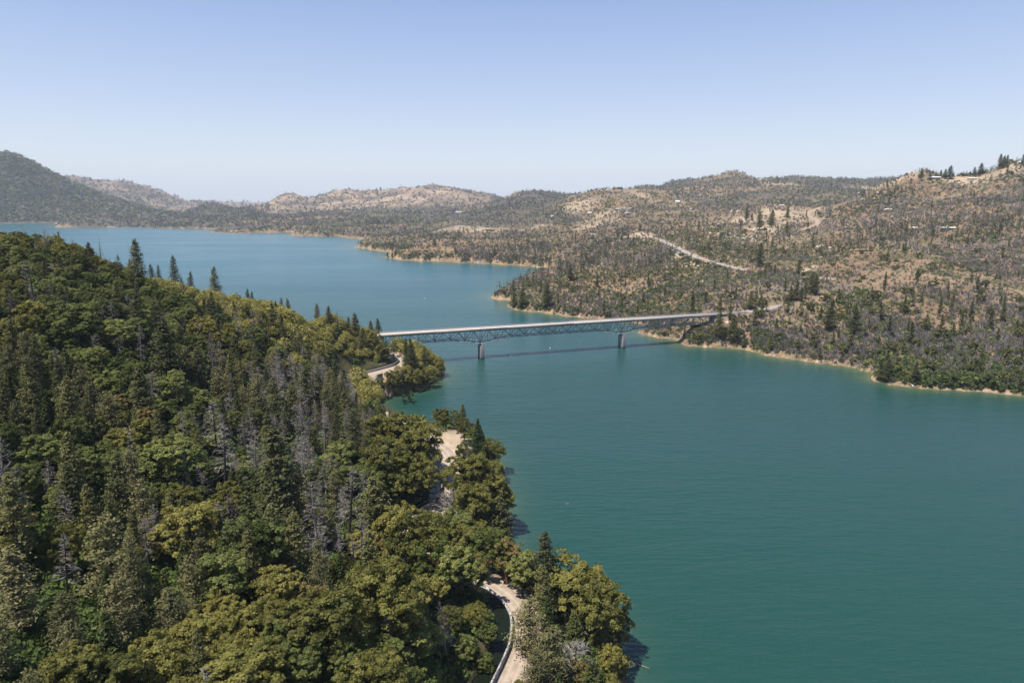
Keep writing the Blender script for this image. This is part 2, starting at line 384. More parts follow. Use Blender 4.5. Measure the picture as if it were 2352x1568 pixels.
m, nt, p = mat('stained_pier_concrete'); M['pier'] = m
g = nt.nodes.new('ShaderNodeNewGeometry'); mpp = nt.nodes.new('ShaderNodeMapping'); nt.links.new(g.outputs['Position'], mpp.inputs[0]); mpp.inputs['Scale'].default_value = (1.2,1.2,.12)
c = ramp(nt, noise_pos(nt, 1.0, 5, .65, mpp.outputs[0]), [(.3,(.15,.145,.135)), (.55,(.23,.225,.21)), (.75,(.31,.30,.28))])
sp_ = nt.nodes.new('ShaderNodeSeparateXYZ'); nt.links.new(g.outputs['Position'], sp_.inputs[0])
c = mixc(nt, math_(nt, 'MULTIPLY_ADD', sp_.outputs[2], -.9, 1.35, clamp=True), c, (.055,.055,.045))
nt.links.new(c, p.inputs['Base Color']); p.inputs['Roughness'].default_value = .85
# hill ground
m, nt, p = mat('hill_ground'); M['ground'] = m
g = nt.nodes.new('ShaderNodeNewGeometry'); pos = g.outputs['Position']
sx = nt.nodes.new('ShaderNodeSeparateXYZ'); nt.links.new(pos, sx.inputs[0])
big = noise_pos(nt, .011, 6, .6, pos); med = noise_pos(nt, .06, 6, .65, pos); fin = noise_pos(nt, .45, 5, .7, pos)
c = ramp(nt, med, [(.30,(.145,.088,.052)), (.48,(.230,.138,.080)), (.62,(.300,.188,.110)), (.75,(.36,.25,.155))])
c = mixc(nt, ramp(nt, big, [(.42,(0,0,0)), (.60,(1,1,1))]), c, (.29,.205,.125))            # dry grass patches
c = mixc(nt, ramp(nt, fin, [(.40,(.8,.8,.8)), (.58,(0,0,0))]), c, (.105,.080,.050))
brc = noise_pos(nt, .020, 6, .68, pos); bra = noise_pos(nt, .33, 4, .7, pos)
brm = math_(nt, 'MULTIPLY', ramp(nt, brc, [(.45,(0,0,0)), (.60,(.9,.9,.9))]), ramp(nt, bra, [(.36,(.2,.2,.2)), (.56,(1,1,1))]))
c = mixc(nt, brm, c, ramp(nt, noise_pos(nt, .013, 5, .6, pos), [(.42,(.105,.092,.082)), (.55,(.060,.066,.032))]))
a = nt.nodes.new('ShaderNodeAttribute'); a.attribute_name = 'wooded'
c = mixc(nt, math_(nt, 'MULTIPLY', a.outputs['Fac'], .92), c, ramp(nt, noise_pos(nt, .035, 5, .7, pos), [(.38,(.026,.036,.022)), (.50,(.070,.066,.055)), (.60,(.085,.078,.068)), (.72,(.15,.12,.085))]))      # litter and low scrub
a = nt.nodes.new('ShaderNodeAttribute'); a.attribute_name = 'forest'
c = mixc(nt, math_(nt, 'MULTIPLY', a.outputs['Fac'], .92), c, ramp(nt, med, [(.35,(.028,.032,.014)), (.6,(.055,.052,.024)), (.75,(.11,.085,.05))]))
a = nt.nodes.new('ShaderNodeAttribute'); a.attribute_name = 'golden'
c = mixc(nt, math_(nt, 'MULTIPLY', a.outputs['Fac'], .9), c, ramp(nt, noise_pos(nt, .004, 6, .62, pos), [(.42,(.095,.078,.060)), (.50,(.20,.145,.105)), (.60,(.33,.245,.165))]))
a = nt.nodes.new('ShaderNodeAttribute'); a.attribute_name = 'bare'
c = mixc(nt, a.outputs['Fac'], c, ramp(nt, fin, [(.3,(.30,.215,.145)), (.55,(.41,.32,.22)), (.8,(.50,.41,.30))]))
a = nt.nodes.new('ShaderNodeAttribute'); a.attribute_name = 'bank'
c = mixc(nt, math_(nt, 'MULTIPLY', a.outputs['Fac'], ramp(nt, noise_pos(nt, .12, 4, .6, pos), [(.42,(.15,.15,.15)), (.60,(.9,.9,.9))])), c, ramp(nt, noise_pos(nt, .3, 5, .7, pos), [(.32,(.26,.15,.085)), (.5,(.42,.28,.17)), (.68,(.52,.42,.31))]))
nt.links.new(c, p.inputs['Base Color']); p.inputs['Roughness'].default_value = .95; p.inputs['Specular IOR Level'].default_value = .1
bmp = N(nt, 'ShaderNodeBump'); bmp.inputs['Strength'].default_value = .7; bmp.inputs['Distance'].default_value = 1.2
nt.links.new(noise_pos(nt, .35, 6, .7, pos), bmp.inputs['Height']); nt.links.new(bmp.outputs[0], p.inputs['Normal'])

# dirt road
m, nt, p = mat('dirt_road'); M['dirt'] = m
g = nt.nodes.new('ShaderNodeNewGeometry')
c = ramp(nt, noise_pos(nt, .7, 5, .65, g.outputs['Position']), [(.3,(.22,.165,.12)), (.55,(.31,.24,.18)), (.75,(.39,.31,.235))])
a = nt.nodes.new('ShaderNodeAttribute'); a.attribute_name = 'track'
c = mixc(nt, math_(nt, 'MULTIPLY', a.outputs['Fac'], .6), c, (.42,.35,.275))
nt.links.new(c, p.inputs['Base Color']); p.inputs['Roughness'].default_value = .95

# lake water
def water_mat(name, deep, shallow, attr):
    m, nt, p = mat(name)
    g = nt.nodes.new('ShaderNodeNewGeometry'); mp = nt.nodes.new('ShaderNodeMapping'); nt.links.new(g.outputs['Position'], mp.inputs[0])
    mp.inputs['Rotation'].default_value = (0, 0, radians(-12)); mp.inputs['Scale'].default_value = (.30, 1, 1)
    w1 = noise_pos(nt, .38, 5, .60, mp.outputs[0])
    mp2 = nt.nodes.new('ShaderNodeMapping'); nt.links.new(g.outputs['Position'], mp2.inputs[0])
    mp2.inputs['Rotation'].default_value = (0, 0, radians(10)); mp2.inputs['Scale'].default_value = (.35, 1, 1)
    w2 = noise_pos(nt, .09, 3, .5, mp2.outputs[0])
    gust = noise_pos(nt, .006, 4, .6, mp.outputs[0])
    h = math_(nt, 'ADD', math_(nt, 'MULTIPLY', w1, 1.0), math_(nt, 'MULTIPLY', w2, 1.3))
    b = N(nt, 'ShaderNodeBump'); b.inputs['Distance'].default_value = 1.3
    nt.links.new(h, b.inputs['Height'])
    nt.links.new(math_(nt, 'MULTIPLY_ADD', gust, .5, .22), b.inputs['Strength'])
    nt.links.new(b.outputs[0], p.inputs['Normal'])
    col = deep
    if attr:
        a = nt.nodes.new('ShaderNodeAttribute'); a.attribute_name = 'shallow'
        f = math_(nt, 'MULTIPLY', a.outputs['Fac'], math_(nt, 'MULTIPLY_ADD', noise_pos(nt, .03, 4, .6), 1.5, .05), clamp=True)
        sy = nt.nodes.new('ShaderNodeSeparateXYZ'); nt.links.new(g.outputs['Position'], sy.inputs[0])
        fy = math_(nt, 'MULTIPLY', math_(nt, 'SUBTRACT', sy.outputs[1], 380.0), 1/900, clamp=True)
        col = mixc(nt, f, mixc(nt, fy, deep, (.008,.080,.094)), shallow)  # base turns bluer with distance, painted in for the reflected blue sky
        nt.links.new(col, p.inputs['Base Color'])
    else: p.inputs['Base Color'].default_value = (*deep, 1)
    nt.links.new(math_(nt, 'MULTIPLY_ADD', gust, .24, .10), p.inputs['Roughness']); p.inputs['IOR'].default_value = 1.33
    if not attr: p.inputs['Specular IOR Level'].default_value = .25
    return m
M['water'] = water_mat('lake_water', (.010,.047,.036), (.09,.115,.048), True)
M['canal'] = water_mat('canal_water', (.007,.011,.006), (0,0,0), False)

# ------------------------------------------------------------------ terrain mesh
NU, NV = 720, 860
us = np.linspace(-1.25, 1.25, NU); vs = np.exp(np.linspace(math.log(38), math.log(16000), NV))
UU, DD = np.meshgrid(us, vs)
XX, YY = UU*DD, DD
SD = shore(XX, YY)
ZZ = terrain(XX, YY, SD)
rd, rs, _, _ = line_dist(ROAD, XX[YY < 520], YY[YY < 520]); offs = np.full(XX.shape, 1e3); offs[YY < 520] = rd*rs
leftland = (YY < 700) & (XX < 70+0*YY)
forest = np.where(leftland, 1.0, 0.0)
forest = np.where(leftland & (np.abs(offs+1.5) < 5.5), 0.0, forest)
bare = np.zeros(XX.shape); bare = np.where(leftland & (np.abs(offs+1.5) < 5.0), 1.0, bare)
# open grassy shelf on the second point
pc = W(1035, 1012, 14); bare = np.maximum(bare, np.clip(1.6-np.hypot((XX-pc[0])/11, (YY-pc[1])/16), 0, 1)*leftland)
pads = [(1752,525,34,.9),(1700,506,22,.8),(1735,506,34,.8),(1780,489,30,.8),(1850,621,9,.8),(1868,612,6,.8),(1380,500,60,.55),(1355,520,60,.5),(1555,590,8,1),(2180,412,34,.8),(2235,416,34,.8),(2330,385,30,.6),(1090,528,95,.6),(1010,533,60,.5),(1330,470,60,.6),
        (1205,530,50,.6),(1480,455,60,.5),(1740,411,60,.6),(2060,414,50,.6),(1980,431,60,.5),(1800,424,80,.4),(1900,640,8,.8),(1560,568,12,.9),(1475,540,25,.9),(1810,512,50,.5),(1255,515,50,.5),(1800,497,70,.55)]
PADS = []
for x, y, r, s in pads:
    h = hit(x, y, 420)
    if h: PADS.append((h[0], h[1], r, s)); bare = np.maximum(bare, s*np.clip(1.5-np.hypot(XX-h[0], (YY-h[1])/1.3)/r+(vnoise(XX/14, YY/14, 5)-.5)*.7, 0, 1)*(SD > 2))
for L, hw in ROADS:
    lo = L[:, :2].min(0)-30; hi = L[:, :2].max(0)+30; m_ = (XX > lo[0]) & (XX < hi[0]) & (YY > lo[1]) & (YY < hi[1])
    d, _, _, _ = line_dist(L, XX[m_], YY[m_]); bare[m_] = np.maximum(bare[m_], np.clip(1.4-d/(hw*1.15), 0, 1))
golden = np.clip((YY-4600)/600, 0, 1)*np.clip((UU+.40)/.06, 0, 1)*np.clip((.0-UU)/.1, 0, 1) + .6*np.clip((YY-6400)/400, 0, 1)*(UU < -.35)
golden = np.clip(golden, 0, 1)
bank = np.clip(1.3-np.abs(SD-.6)/np.clip(YY/600, 1.1, 4.0), 0, 1)*np.where(leftland, .3, 1)
wooded = ((YY > 3700) & (UU < -.44)).astype(float)*np.clip(1-golden, 0, 1)
wooded = np.maximum(wooded, np.clip((YY-1300)/1600, 0, .9)*(golden < .3)*np.clip(fbm(XX, YY, 380, 3, 77)*3+.75+np.where((YY > 2600) & (UU < .2), .75, 0), 0, 1))
idx = (np.arange(NV-1)[:, None]*NU+np.arange(NU-1)[None]).reshape(-1)
quads = np.stack([idx, idx+1, idx+NU+1, idx+NU], -1)
keep = (SD.ravel()[quads] > -60).any(1)
me = mesh_np('hills', np.stack([XX, YY, ZZ], -1).reshape(-1, 3), quads[keep], M['ground'], smooth=True,
             attrs={'forest': forest, 'golden': golden, 'bare': bare, 'bank': bank, 'wooded': wooded})
tag(obj('hills', me), kind='structure')
# lake surface
keepw = (SD.ravel()[quads] < 40).any(1)
shal = np.exp(-np.clip(-SD, 0, 1e9)/np.clip(YY/55, 4, 40))*np.where(leftland, .55, 1)
sub = quads[keepw]; uq, inv = np.unique(sub, return_inverse=True)
P3 = np.stack([XX, YY, np.zeros_like(XX)], -1).reshape(-1, 3)[uq]
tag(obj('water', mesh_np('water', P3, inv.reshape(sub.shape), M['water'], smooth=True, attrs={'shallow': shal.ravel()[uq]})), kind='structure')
# visibility of ground cells from the air, used to decide where planting is worth it
SL = (ZZ-CAMH)/DD; run = np.maximum.accumulate(SL, axis=0)
VIS = (SL >= run - 14.0/DD) & (np.abs(UU) < .86)

# ------------------------------------------------------------------ ribbons
def offset_line(L, o):
    d = np.gradient(L[:, :2], axis=0); d /= np.linalg.norm(d, axis=1)[:, None]+1e-9
    return L[:, :2]+np.stack([-d[:, 1], d[:, 0]], -1)*o
def ribbon(name, L, offs_, zs, matl, track=None, drape=None):
    k = len(offs_); cols = []
    for o, z in zip(offs_, zs):
        p2 = offset_line(L, o); zz = (L[:, 2] if L.shape[1] == 3 else 0)+z
        cols.append(np.column_stack([p2, np.broadcast_to(zz, len(p2))]))
    V = np.stack(cols, 1).reshape(-1, 3); n = len(L); ii = (np.arange(n-1)[:, None]*k+np.arange(k-1)[None]).ravel()
    Q = np.stack([ii, ii+k, ii+k+1, ii+1], -1)
    at = {'track': np.tile(track if track is not None else [0]*k, n)}
    return mesh_np(name, V, Q, matl, attrs=at)
tag(obj('canal_road', ribbon('canal_road', ROAD, [-3.6,-3.0,-1.6,-1.0,-.4,.4,1.0,1.6,2.5,WALL_OFF-.25], [RZ-.3,RZ-.02,RZ+.02,RZ,RZ+.02,RZ+.03,RZ,RZ+.02,RZ+.05,RZ+.1], M['dirt'], track=[0,0,.2,1,.2,.2,1,.2,0,0])), kind='structure')
tag(obj('canal_water', ribbon('canal_water', ROAD, [WALL_OFF+.05,CANAL_OUT+.6], [RZ+1.25]*2, M['canal'])), kind='structure')
rt = ribbon('canal_wall', ROAD, [WALL_OFF-.1,WALL_OFF-.1,WALL_OFF+.1,WALL_OFF+.42,WALL_OFF+.75], [RZ-.6,RZ+1.75,RZ+1.78,RZ+1.35,RZ-1.0], None)
m, nt, p = mat('whitewashed_concrete'); M['wallw'] = m
g = nt.nodes.new('ShaderNodeNewGeometry'); f = noise_pos(nt, 1.3, 5, .7, g.outputs['Position'])
sxy = nt.nodes.new('ShaderNodeSeparateXYZ'); nt.links.new(g.outputs['Position'], sxy.inputs[0])
fw = math_(nt, 'MULTIPLY', ramp(nt, f, [(.44,(0,0,0)), (.54,(.9,.9,.9))]), math_(nt, 'LESS_THAN', sxy.outputs[1], 173.0))
c = mixc(nt, fw, ramp(nt, f, [(.3,(.10,.085,.07)), (.6,(.19,.165,.14))]), (.46,.44,.42))
nt.links.new(c, p.inputs['Base Color']); p.inputs['Roughness'].default_value = .9
rt.materials.append(m)
tag(obj('canal_wall', rt), 'long curved concrete canal wall, whitewashed in places, between the dark canal and the dirt road', 'canal wall')
def road_obj(name, L, hw, matl):
    return tag(obj(name, ribbon(name, L, [-hw,-hw*.5,0,hw*.5,hw], [.02,.1,.12,.1,.02], matl)), kind='structure')
road_obj('road', hw1, 3.8, M['roadgrey']); road_obj('highway', hw2, 4.2, M['roadgrey']); road_obj('dirt_track', dirt, 2.8, M['dirt'])

# ------------------------------------------------------------------ bridge
br = bpy.data.objects.new('truss_bridge', None); COL.objects.link(br)
tag(br, 'long grey steel deck truss bridge on two concrete piers crossing the lake', 'bridge')
A3 = np.array([*AX, 0]); N3 = np.array([*NX, 0]); Z3 = np.array([0,0,1.])
SE = S1+36
def run_box(mb, s0, s1, o, z, w, h, seg=4):
    for k in range(seg):
        a, b = s0+(s1-s0)*k/seg, s0+(s1-s0)*(k+1)/seg
        mb.box(bp((a+b)/2, o, z), A3*(b-a)/2, N3*w/2, Z3*h/2)
d_ = MB(); run_box(d_, S0-18, SE, 0, DECK-.2, 8.9, .4, 6)
deck = d_.build('deck', M['rail'], br)
d_ = MB(); d_.box(bp((S0-18+SE)/2, -.05, DECK+.04), A3*(SE-S0+18)/2, N3*3.75, Z3*.035); d_.build('road_surface', M['asphalt'], deck)
d_ = MB()
for sgn in (-1, 1): run_box(d_, S0-10, S1, sgn*3.2, DECK-.85, .4, .86)
d_.build('girder', M['steel'], deck)
for sgn in (-1, 1):
    r_ = MB(); run_box(r_, S0-18, SE, sgn*4.2, DECK+.16, .36, .30, 2)
    run_box(r_, S0-18, SE, sgn*4.25, DECK+.88, .16, .26, 2)
    s = S0-17
    while s < SE: r_.box(bp(s, sgn*4.22, DECK+.55), A3*.16, N3*.14, Z3*.42); s += 2.7
    r_.build('railing', M['rail'], br)
def depth(i):   # bottom chord depth at half-panel i (0..46)
    s = S0+i*PAN/2; d = 6.3
    for c in (0, 10*PAN): d = max(d, 6.3+3.7*max(0, 1-abs(s-c)/(2*PAN))**1.0)
    return d
TOP = DECK-1.45
for sgn, off in ((-1, -3.2), (1, 3.2)):
    tr = bpy.data.objects.new('truss', None); COL.objects.link(tr); tr.parent = br
    t_ = MB(); run_box(t_, S0, S1, off, TOP, .42, .5, 4); t_.build('top_chord', M['steel'], tr)
    t_ = MB()
    for i in range(46):
        t_.bar(bp(S0+i*PAN/2, off, TOP-depth(i)), bp(S0+(i+1)*PAN/2, off, TOP-depth(i+1)), .46, .5)
    for i in range(0, 47, 2):
        t_.box(bp(S0+i*PAN/2, off, TOP-depth(i)+.15), A3*.85, N3*.26, Z3*.5)
    t_.build('bottom_chord', M['steel'], tr)
    for i in range(46):
        a = (S0+i*PAN/2, -depth(i) if i % 2 == 0 else -.2); b = (S0+(i+1)*PAN/2, -depth(i+1) if i % 2 == 1 else -.2)
        t_ = MB(); t_.bar(bp(a[0], off, TOP+a[1]), bp(b[0], off, TOP+b[1]), .34, .40); t_.build('diagonal', M['steel'], tr)
    for i in range(47):
        t_ = MB(); w = .30 if i % 2 == 0 else .24
        t_.bar(bp(S0+i*PAN/2, off, TOP-.2), bp(S0+i*PAN/2, off, TOP-depth(i)), w, w); t_.build('vertical', M['steel'], tr)
b_ = MB()
for i in range(0, 47):
    s = S0+i*PAN/2; zb = TOP-depth(i)
    b_.bar(bp(s, -3.2, zb), bp(s, 3.2, zb), .2, .25)
    if i % 2 == 0:
        b_.bar(bp(s, -3.2, zb), bp(s, 3.2, TOP), .14); b_.bar(bp(s, 3.2, zb), bp(s, -3.2, TOP), .14)
        if i < 46:
            z2 = TOP-depth(i+1); b_.bar(bp(s, -3.2, zb), bp(s+PAN/2, 0, z2), .18); b_.bar(bp(s, 3.2, zb), bp(s+PAN/2, 0, z2), .18)
    elif True:
        z2 = TOP-depth(i+1); b_.bar(bp(s, 0, zb), bp(s+PAN/2, -3.2, z2), .18); b_.bar(bp(s, 0, zb), bp(s+PAN/2, 3.2, z2), .18)
b_.build('cross_bracing', M['steel'], br)
w_ = MB(); run_box(w_, S0, S1, 1.2, TOP-5.9, 1.0, .08, 6)
for o in (.75, 1.65):
    run_box(w_, S0, S1, o, TOP-4.9, .05, .06, 6)
    for i in range(0, 93): w_.box(bp(S0+i*PAN/4, o, TOP-5.4), A3*.03, N3*.03, Z3*.5)
w_.build('inspection_walkway', M['steel'], br)
for s in (0, 10*PAN):
    p_ = MB(); p_.box(bp(s, 0, 3.4), A3*1.65, N3*3.8, Z3*7.0); pr = p_.build('pier', M['pier'], br)
    bm_mod = pr.modifiers.new('bevel', 'BEVEL'); bm_mod.width = .15; bm_mod.segments = 2
    q_ = MB()
    for o in (-3.2, 3.2): q_.box(bp(s, o*.98, 11.1), A3*.6, N3*.5, Z3*.7); q_.box(bp(s, o*.98, 12.0), A3*.3, N3*.4, Z3*.35)
    q_.build('bearing', M['steel'], pr)
for s, e in ((S0-5, -1), (S1+4.5, 1)):
    p_ = MB(); p_.box(bp(s, 0, DECK-6.5), A3*3.2, N3*4.0, Z3*6.0)
    p_.box(bp(s-e*3.6, 0, DECK-8.6), A3*1.2, N3*4.2, Z3*.8)
    if e > 0: p_.box(bp(s+16, -3.9, DECK-5.4), A3*14, N3*.3, Z3*5.0); p_.box(bp(s+16, 3.9, DECK-5.4), A3*14, N3*.3, Z3*5.0)
    p_.build('abutment', M['darkcon'], br)

# ------------------------------------------------------------------ plants: prototypes
def rnd_unit(n, rng):
    v = rng.normal(size=(n, 3)); return v/np.linalg.norm(v, axis=1)[:, None]
def leaves(C_, Nn, size, rng, jit=.7, aspect=.8):
    """one four-sided leaf spray per centre, facing roughly Nn"""
    n = len(C_); nn = Nn + rnd_unit(n, rng)*jit; nn /= np.linalg.norm(nn, axis=1)[:, None]
    a = np.cross(nn, rnd_unit(n, rng)); a /= np.linalg.norm(a, axis=1)[:, None]+1e-9; b = np.cross(nn, a)
    s = (size*(.6+.8*rng.random(n)))[:, None]; 
    V = np.stack([C_-a*s, C_-b*s*aspect+a*s*.2, C_+a*s, C_+b*s*aspect-a*s*.15+nn*s*.25], 1).reshape(-1, 3)
    return V, np.arange(n*4).reshape(-1, 4)
def crown_broad(seed, H, Rr, base, matl, name, nl=26, nsub=9, nleaf=58, leaf=.19, flat=1.0):
    rng = np.random.default_rng(seed); Cs = []; Ns = []; T = []; lobes = []
    zc = (base+H)/2; hz = (H-base)/2
    for i in range(nl):
        ph = 2.399*i + rng.random()*.6; t = (i+.5)/nl; zz = 1-1.75*t; r = math.sqrt(max(0, 1-zz*zz*.9))
        k = .74*(.75+.40*rng.random()); lc = np.array([cos(ph)*r*Rr*k, sin(ph)*r*Rr*k, zc+zz*hz*.70+rng.normal()*.05*H]); lr = Rr*(.25+.16*rng.random())
        lobes.append((lc, lr)); tl = rng.random()*.3-.15
        for j in range(nsub):
            dv = rnd_unit(1, rng)[0]; dv[2] = abs(dv[2])*1.1-.25; dv /= np.linalg.norm(dv)
            sc = lc+dv*lr*np.array([1,1,flat])*(.72+.25*rng.random()); sr = lr*(.26+.20*rng.random()); ts = tl+rng.random()*.34-.17
            u = rnd_unit(nleaf, rng); u[:, 2] = np.abs(u[:, 2])*1.05-.3
            Cs.append(sc+u*sr*(.55+.5*rng.random((nleaf, 1)))*np.array([1.15,1.15,.85])); Ns.append(u*.7+dv*.4+np.array([0,0,.3]))
            T.append(.5+ts+(rng.random(nleaf)-.5)*.34)
    Cc = np.concatenate(Cs); V, Q = leaves(Cc, np.concatenate(Ns), leaf, rng)
    return mesh_np(name, V, Q, matl, tint=np.clip(np.concatenate(T), 0, 1)), lobes
def trunk_broad(seed, H, base, lobes, matl, name='trunk'):
    rng = np.random.default_rng(seed+100); mb = MB(); r0 = H*.022
    fork = np.array([rng.normal()*.25, rng.normal()*.25, base*1.05]); mb.tube([(0,0,-1.5), (fork[0]*.3,fork[1]*.3,base*.45), fork], [r0*1.35, r0, r0*.85], 6)
    for lc, lr in lobes[::2]:
        mid = fork*.5+lc*.5+np.array([0,0,-.06*H]); mb.tube([fork, mid, lc], [r0*.5, r0*.3, r0*.12], 4)
    return mb.mesh(name, matl)
def conifer(seed, H, Rr, bare, matl, name, levels=34, nb=6, droop=.25, shape=.8, tuft=.34, nt_=15, gap=.12, up=.5, wood='bark'):
    rng = np.random.default_rng(seed); Cs = []; Ns = []; T = []; mb = MB()
    lean = rng.normal(size=2)*.01*H
    mb.tube([(0,0,-1.5), (lean[0]*.2, lean[1]*.2, H*.35), (lean[0]*.6, lean[1]*.6, H*.7), (lean[0], lean[1], H*.99)], [H*.016, H*.012, H*.007, H*.0015], 6)
    for l in range(levels):
        t = l/(levels-1); z = H*(bare+(1-bare)*t); cx = lean*t
        prof = (1-t)**shape*min(1, .45+t*3.5)
        for b in range(nb):
            if rng.random() < gap: continue
            ph = rng.random()*2*pi; L = Rr*prof*(.62+.5*rng.random())+.25
            dr = droop*(1-t)*1.3-up*t; dv = np.array([cos(ph), sin(ph), -dr]); n = max(3, int(nt_*(L/Rr)**.8))
            o = np.array([cx[0], cx[1], z]); q = np.linspace(.22, 1, n)[:, None]
            pts = o+dv*L*q; pts[:, 2] += (q[:, 0]**2)*L*.16
            sp = (.14+.13*(1-q))*L
            pts = pts+rng.normal(size=(n, 3))*sp*np.array([1,1,.35])
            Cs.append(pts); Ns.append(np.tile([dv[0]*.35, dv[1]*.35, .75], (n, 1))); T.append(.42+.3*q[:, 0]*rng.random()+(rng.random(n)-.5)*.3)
            if L > .9: mb.tube([o, o+dv*L*.9], [.035+.012*L, .015], 3)
    V, Q = leaves(np.concatenate(Cs), np.concatenate(Ns), tuft, rng, jit=.6, aspect=.55)
    return mesh_np(name, V, Q, matl, tint=np.clip(np.concatenate(T), 0, 1)), mb.mesh('trunk', M[wood])
def dead_tree(seed, H, Rr, bare, nbr=90, twigs=7, thick=1.0, wood='greybark', up=-.1, matl=None):
    rng = np.random.default_rng(seed); mb = MB(); tw = MB(); lean = rng.normal(size=2)*.02*H
    pts = [(0,0,-1.5), (lean[0]*.3, lean[1]*.3, H*.4), (lean[0]*.6, lean[1]*.6, H*.75), (lean[0], lean[1], H)]
    mb.tube(pts, [H*.015*thick, H*.011*thick, H*.006*thick, .02], 6)
    Cs, Q = [], []
    def strip(p, q, w):
        d = q-p; a = np.cross(d, rnd_unit(1, rng)[0]); a /= np.linalg.norm(a)+1e-9; b0 = len(Cs)*1
        Cs.extend([p-a*w, p+a*w, q+a*w*.4, q-a*w*.4]); Q.append([b0, b0+1, b0+2, b0+3])
    for i in range(nbr):
        t = rng.random()**.8; z = H*(bare+(1-bare)*t); L = Rr*((1-t)**.7)*(.5+.6*rng.random())+.3
        ph = rng.random()*2*pi; dv = np.array([cos(ph), sin(ph), up+(.5*t)+rng.normal()*.15]); o = np.array([lean[0]*t, lean[1]*t, z])
        e = o+dv*L; mid = (o+e)/2+np.array([0,0,-.06*L]); w = .045+.01*L
        strip(o, mid, w); strip(mid, e, w*.7)
        for k in range(twigs):
            q = .3+.7*rng.random(); s = o+(e-o)*q; tv = dv*.6+rnd_unit(1, rng)[0]*.8; tv[2] -= .15; strip(s, s+tv*L*.34*(.5+rng.random()), .028+.012*rng.random())
    V = np.array(Cs); T = np.clip(.5+rng.normal(size=len(Q))*.2, 0, 1)
    return mesh_np('branches', V, np.array(Q), matl or M['dead'], tint=T), mb.mesh('trunk', M[wood])

PROTO = {}
def add_proto(kind, H, R, parts): PROTO.setdefault(kind, []).append((H, R, parts))
for s in range(6):
    H, R_ = 11+s % 3, 5.0+.35*(s % 4)
    c_, lb = crown_broad(10+s, H, R_, 1.6, M['oak'], 'crown', nl=24+s % 3*4); add_proto('oak', H, R_, [('crown', c_), ('trunk', trunk_broad(s, H, 3.0, lb, M['bark']))])
for s in range(5):
    H, R_ = 12+s % 3, 4.6+.4*(s % 3)
    c_, lb = crown_broad(40+s, H, R_, 1.8, M['green'], 'crown', nl=24, nsub=9, nleaf=56, leaf=.19, flat=.9); add_proto('green', H, R_, [('crown', c_), ('trunk', trunk_broad(s+20, H, 2.6, lb, M['bark']))])
for s in range(3):
    H, R_ = 11, 3.6
    c_, lb = crown_broad(60+s, H, R_, 3.2, M['madrone'], 'crown', nl=18, nsub=7, nleaf=48, leaf=.18, flat=.9); add_proto('madrone', H, R_, [('crown', c_), ('trunk', trunk_broad(s+40, H, 3.2, lb, simple('red_bark', (.22,.085,.05), .7, .2, 2)))])
for s in range(5):
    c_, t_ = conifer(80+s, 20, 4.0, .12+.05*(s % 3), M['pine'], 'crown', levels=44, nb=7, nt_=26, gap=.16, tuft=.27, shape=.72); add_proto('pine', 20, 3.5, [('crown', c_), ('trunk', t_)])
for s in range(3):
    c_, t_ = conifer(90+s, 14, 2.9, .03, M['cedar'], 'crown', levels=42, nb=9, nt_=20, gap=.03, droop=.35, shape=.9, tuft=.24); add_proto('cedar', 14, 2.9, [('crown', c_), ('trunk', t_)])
for s in range(4):
    c_, t_ = conifer(100+s, 17, 4.3, .12, M['greypine'], 'crown', levels=34, nb=6, nt_=30, gap=.25, droop=.1, shape=.6, tuft=.23, up=.8); add_proto('greypine', 17, 4.3, [('crown', c_), ('trunk', t_)])
for s in range(5):
    c_, t_ = dead_tree(120+s, 16, 2.6+.5*(s % 3), [.15,.35,.25,.5,.3][s], [110,70,90,55,80][s], 7, 1.35, 'charred' if s % 2 else 'greybark'); add_proto('dead', 16, 3.4, [('branches', c_), ('trunk', t_)])
for s in range(3):
    c_, t_ = dead_tree(130+s, 16, 2.0, .45, 26, 3, 1.15, 'charred'); add_proto('snag', 16, 2.0, [('branches', c_), ('trunk', t_)])
for s in range(3):
    c_, t_ = dead_tree(140+s, 5, 3.2, .1, 90, 9, 1.0, 'greybark', .25, M['dead']); add_proto('deadbush', 5, 3.2, [('branches', c_), ('trunk', t_)])
# lighter versions for the far slopes
for s in range(4):
    c_, t_ = conifer(180+s, 18, 2.9, .12+.08*(s % 3), M['pine'], 'crown', levels=26, nb=5, nt_=9, gap=.15, tuft=.60); add_proto('pine_far', 18, 2.9, [('crown', c_), ('trunk', t_)])
for s in range(3):
    c_, t_ = dead_tree(190+s, 13, 1.5, .3, 16, 2, 1.5, 'charred', -.1, M['brush_dead']); add_proto('snag_far', 13, 1.5, [('branches', c_), ('trunk', t_)])
for s in range(3):
    M['hilloak'] = foliage('hillside_oak_leaves', (.035,.042,.012), (.085,.090,.025), (.165,.155,.050), .2)
    c_, lb = crown_broad(200+s, 6, 3.2, .6, M['hilloak'], 'crown', nl=8, nsub=5, nleaf=14, leaf=.48); add_proto('oak_far', 6, 3.2, [('crown', c_), ('trunk', trunk_broad(s, 6, 1.2, lb, M['bark']))])
for s in range(4):
    c_, lb = crown_broad(210+s, 2.2, 1.6, .0, M['chap'], 'leaves', nl=5, nsub=4, nleaf=9, leaf=.30); add_proto('shrub', 2.2, 1.6, [('leaves', c_)])

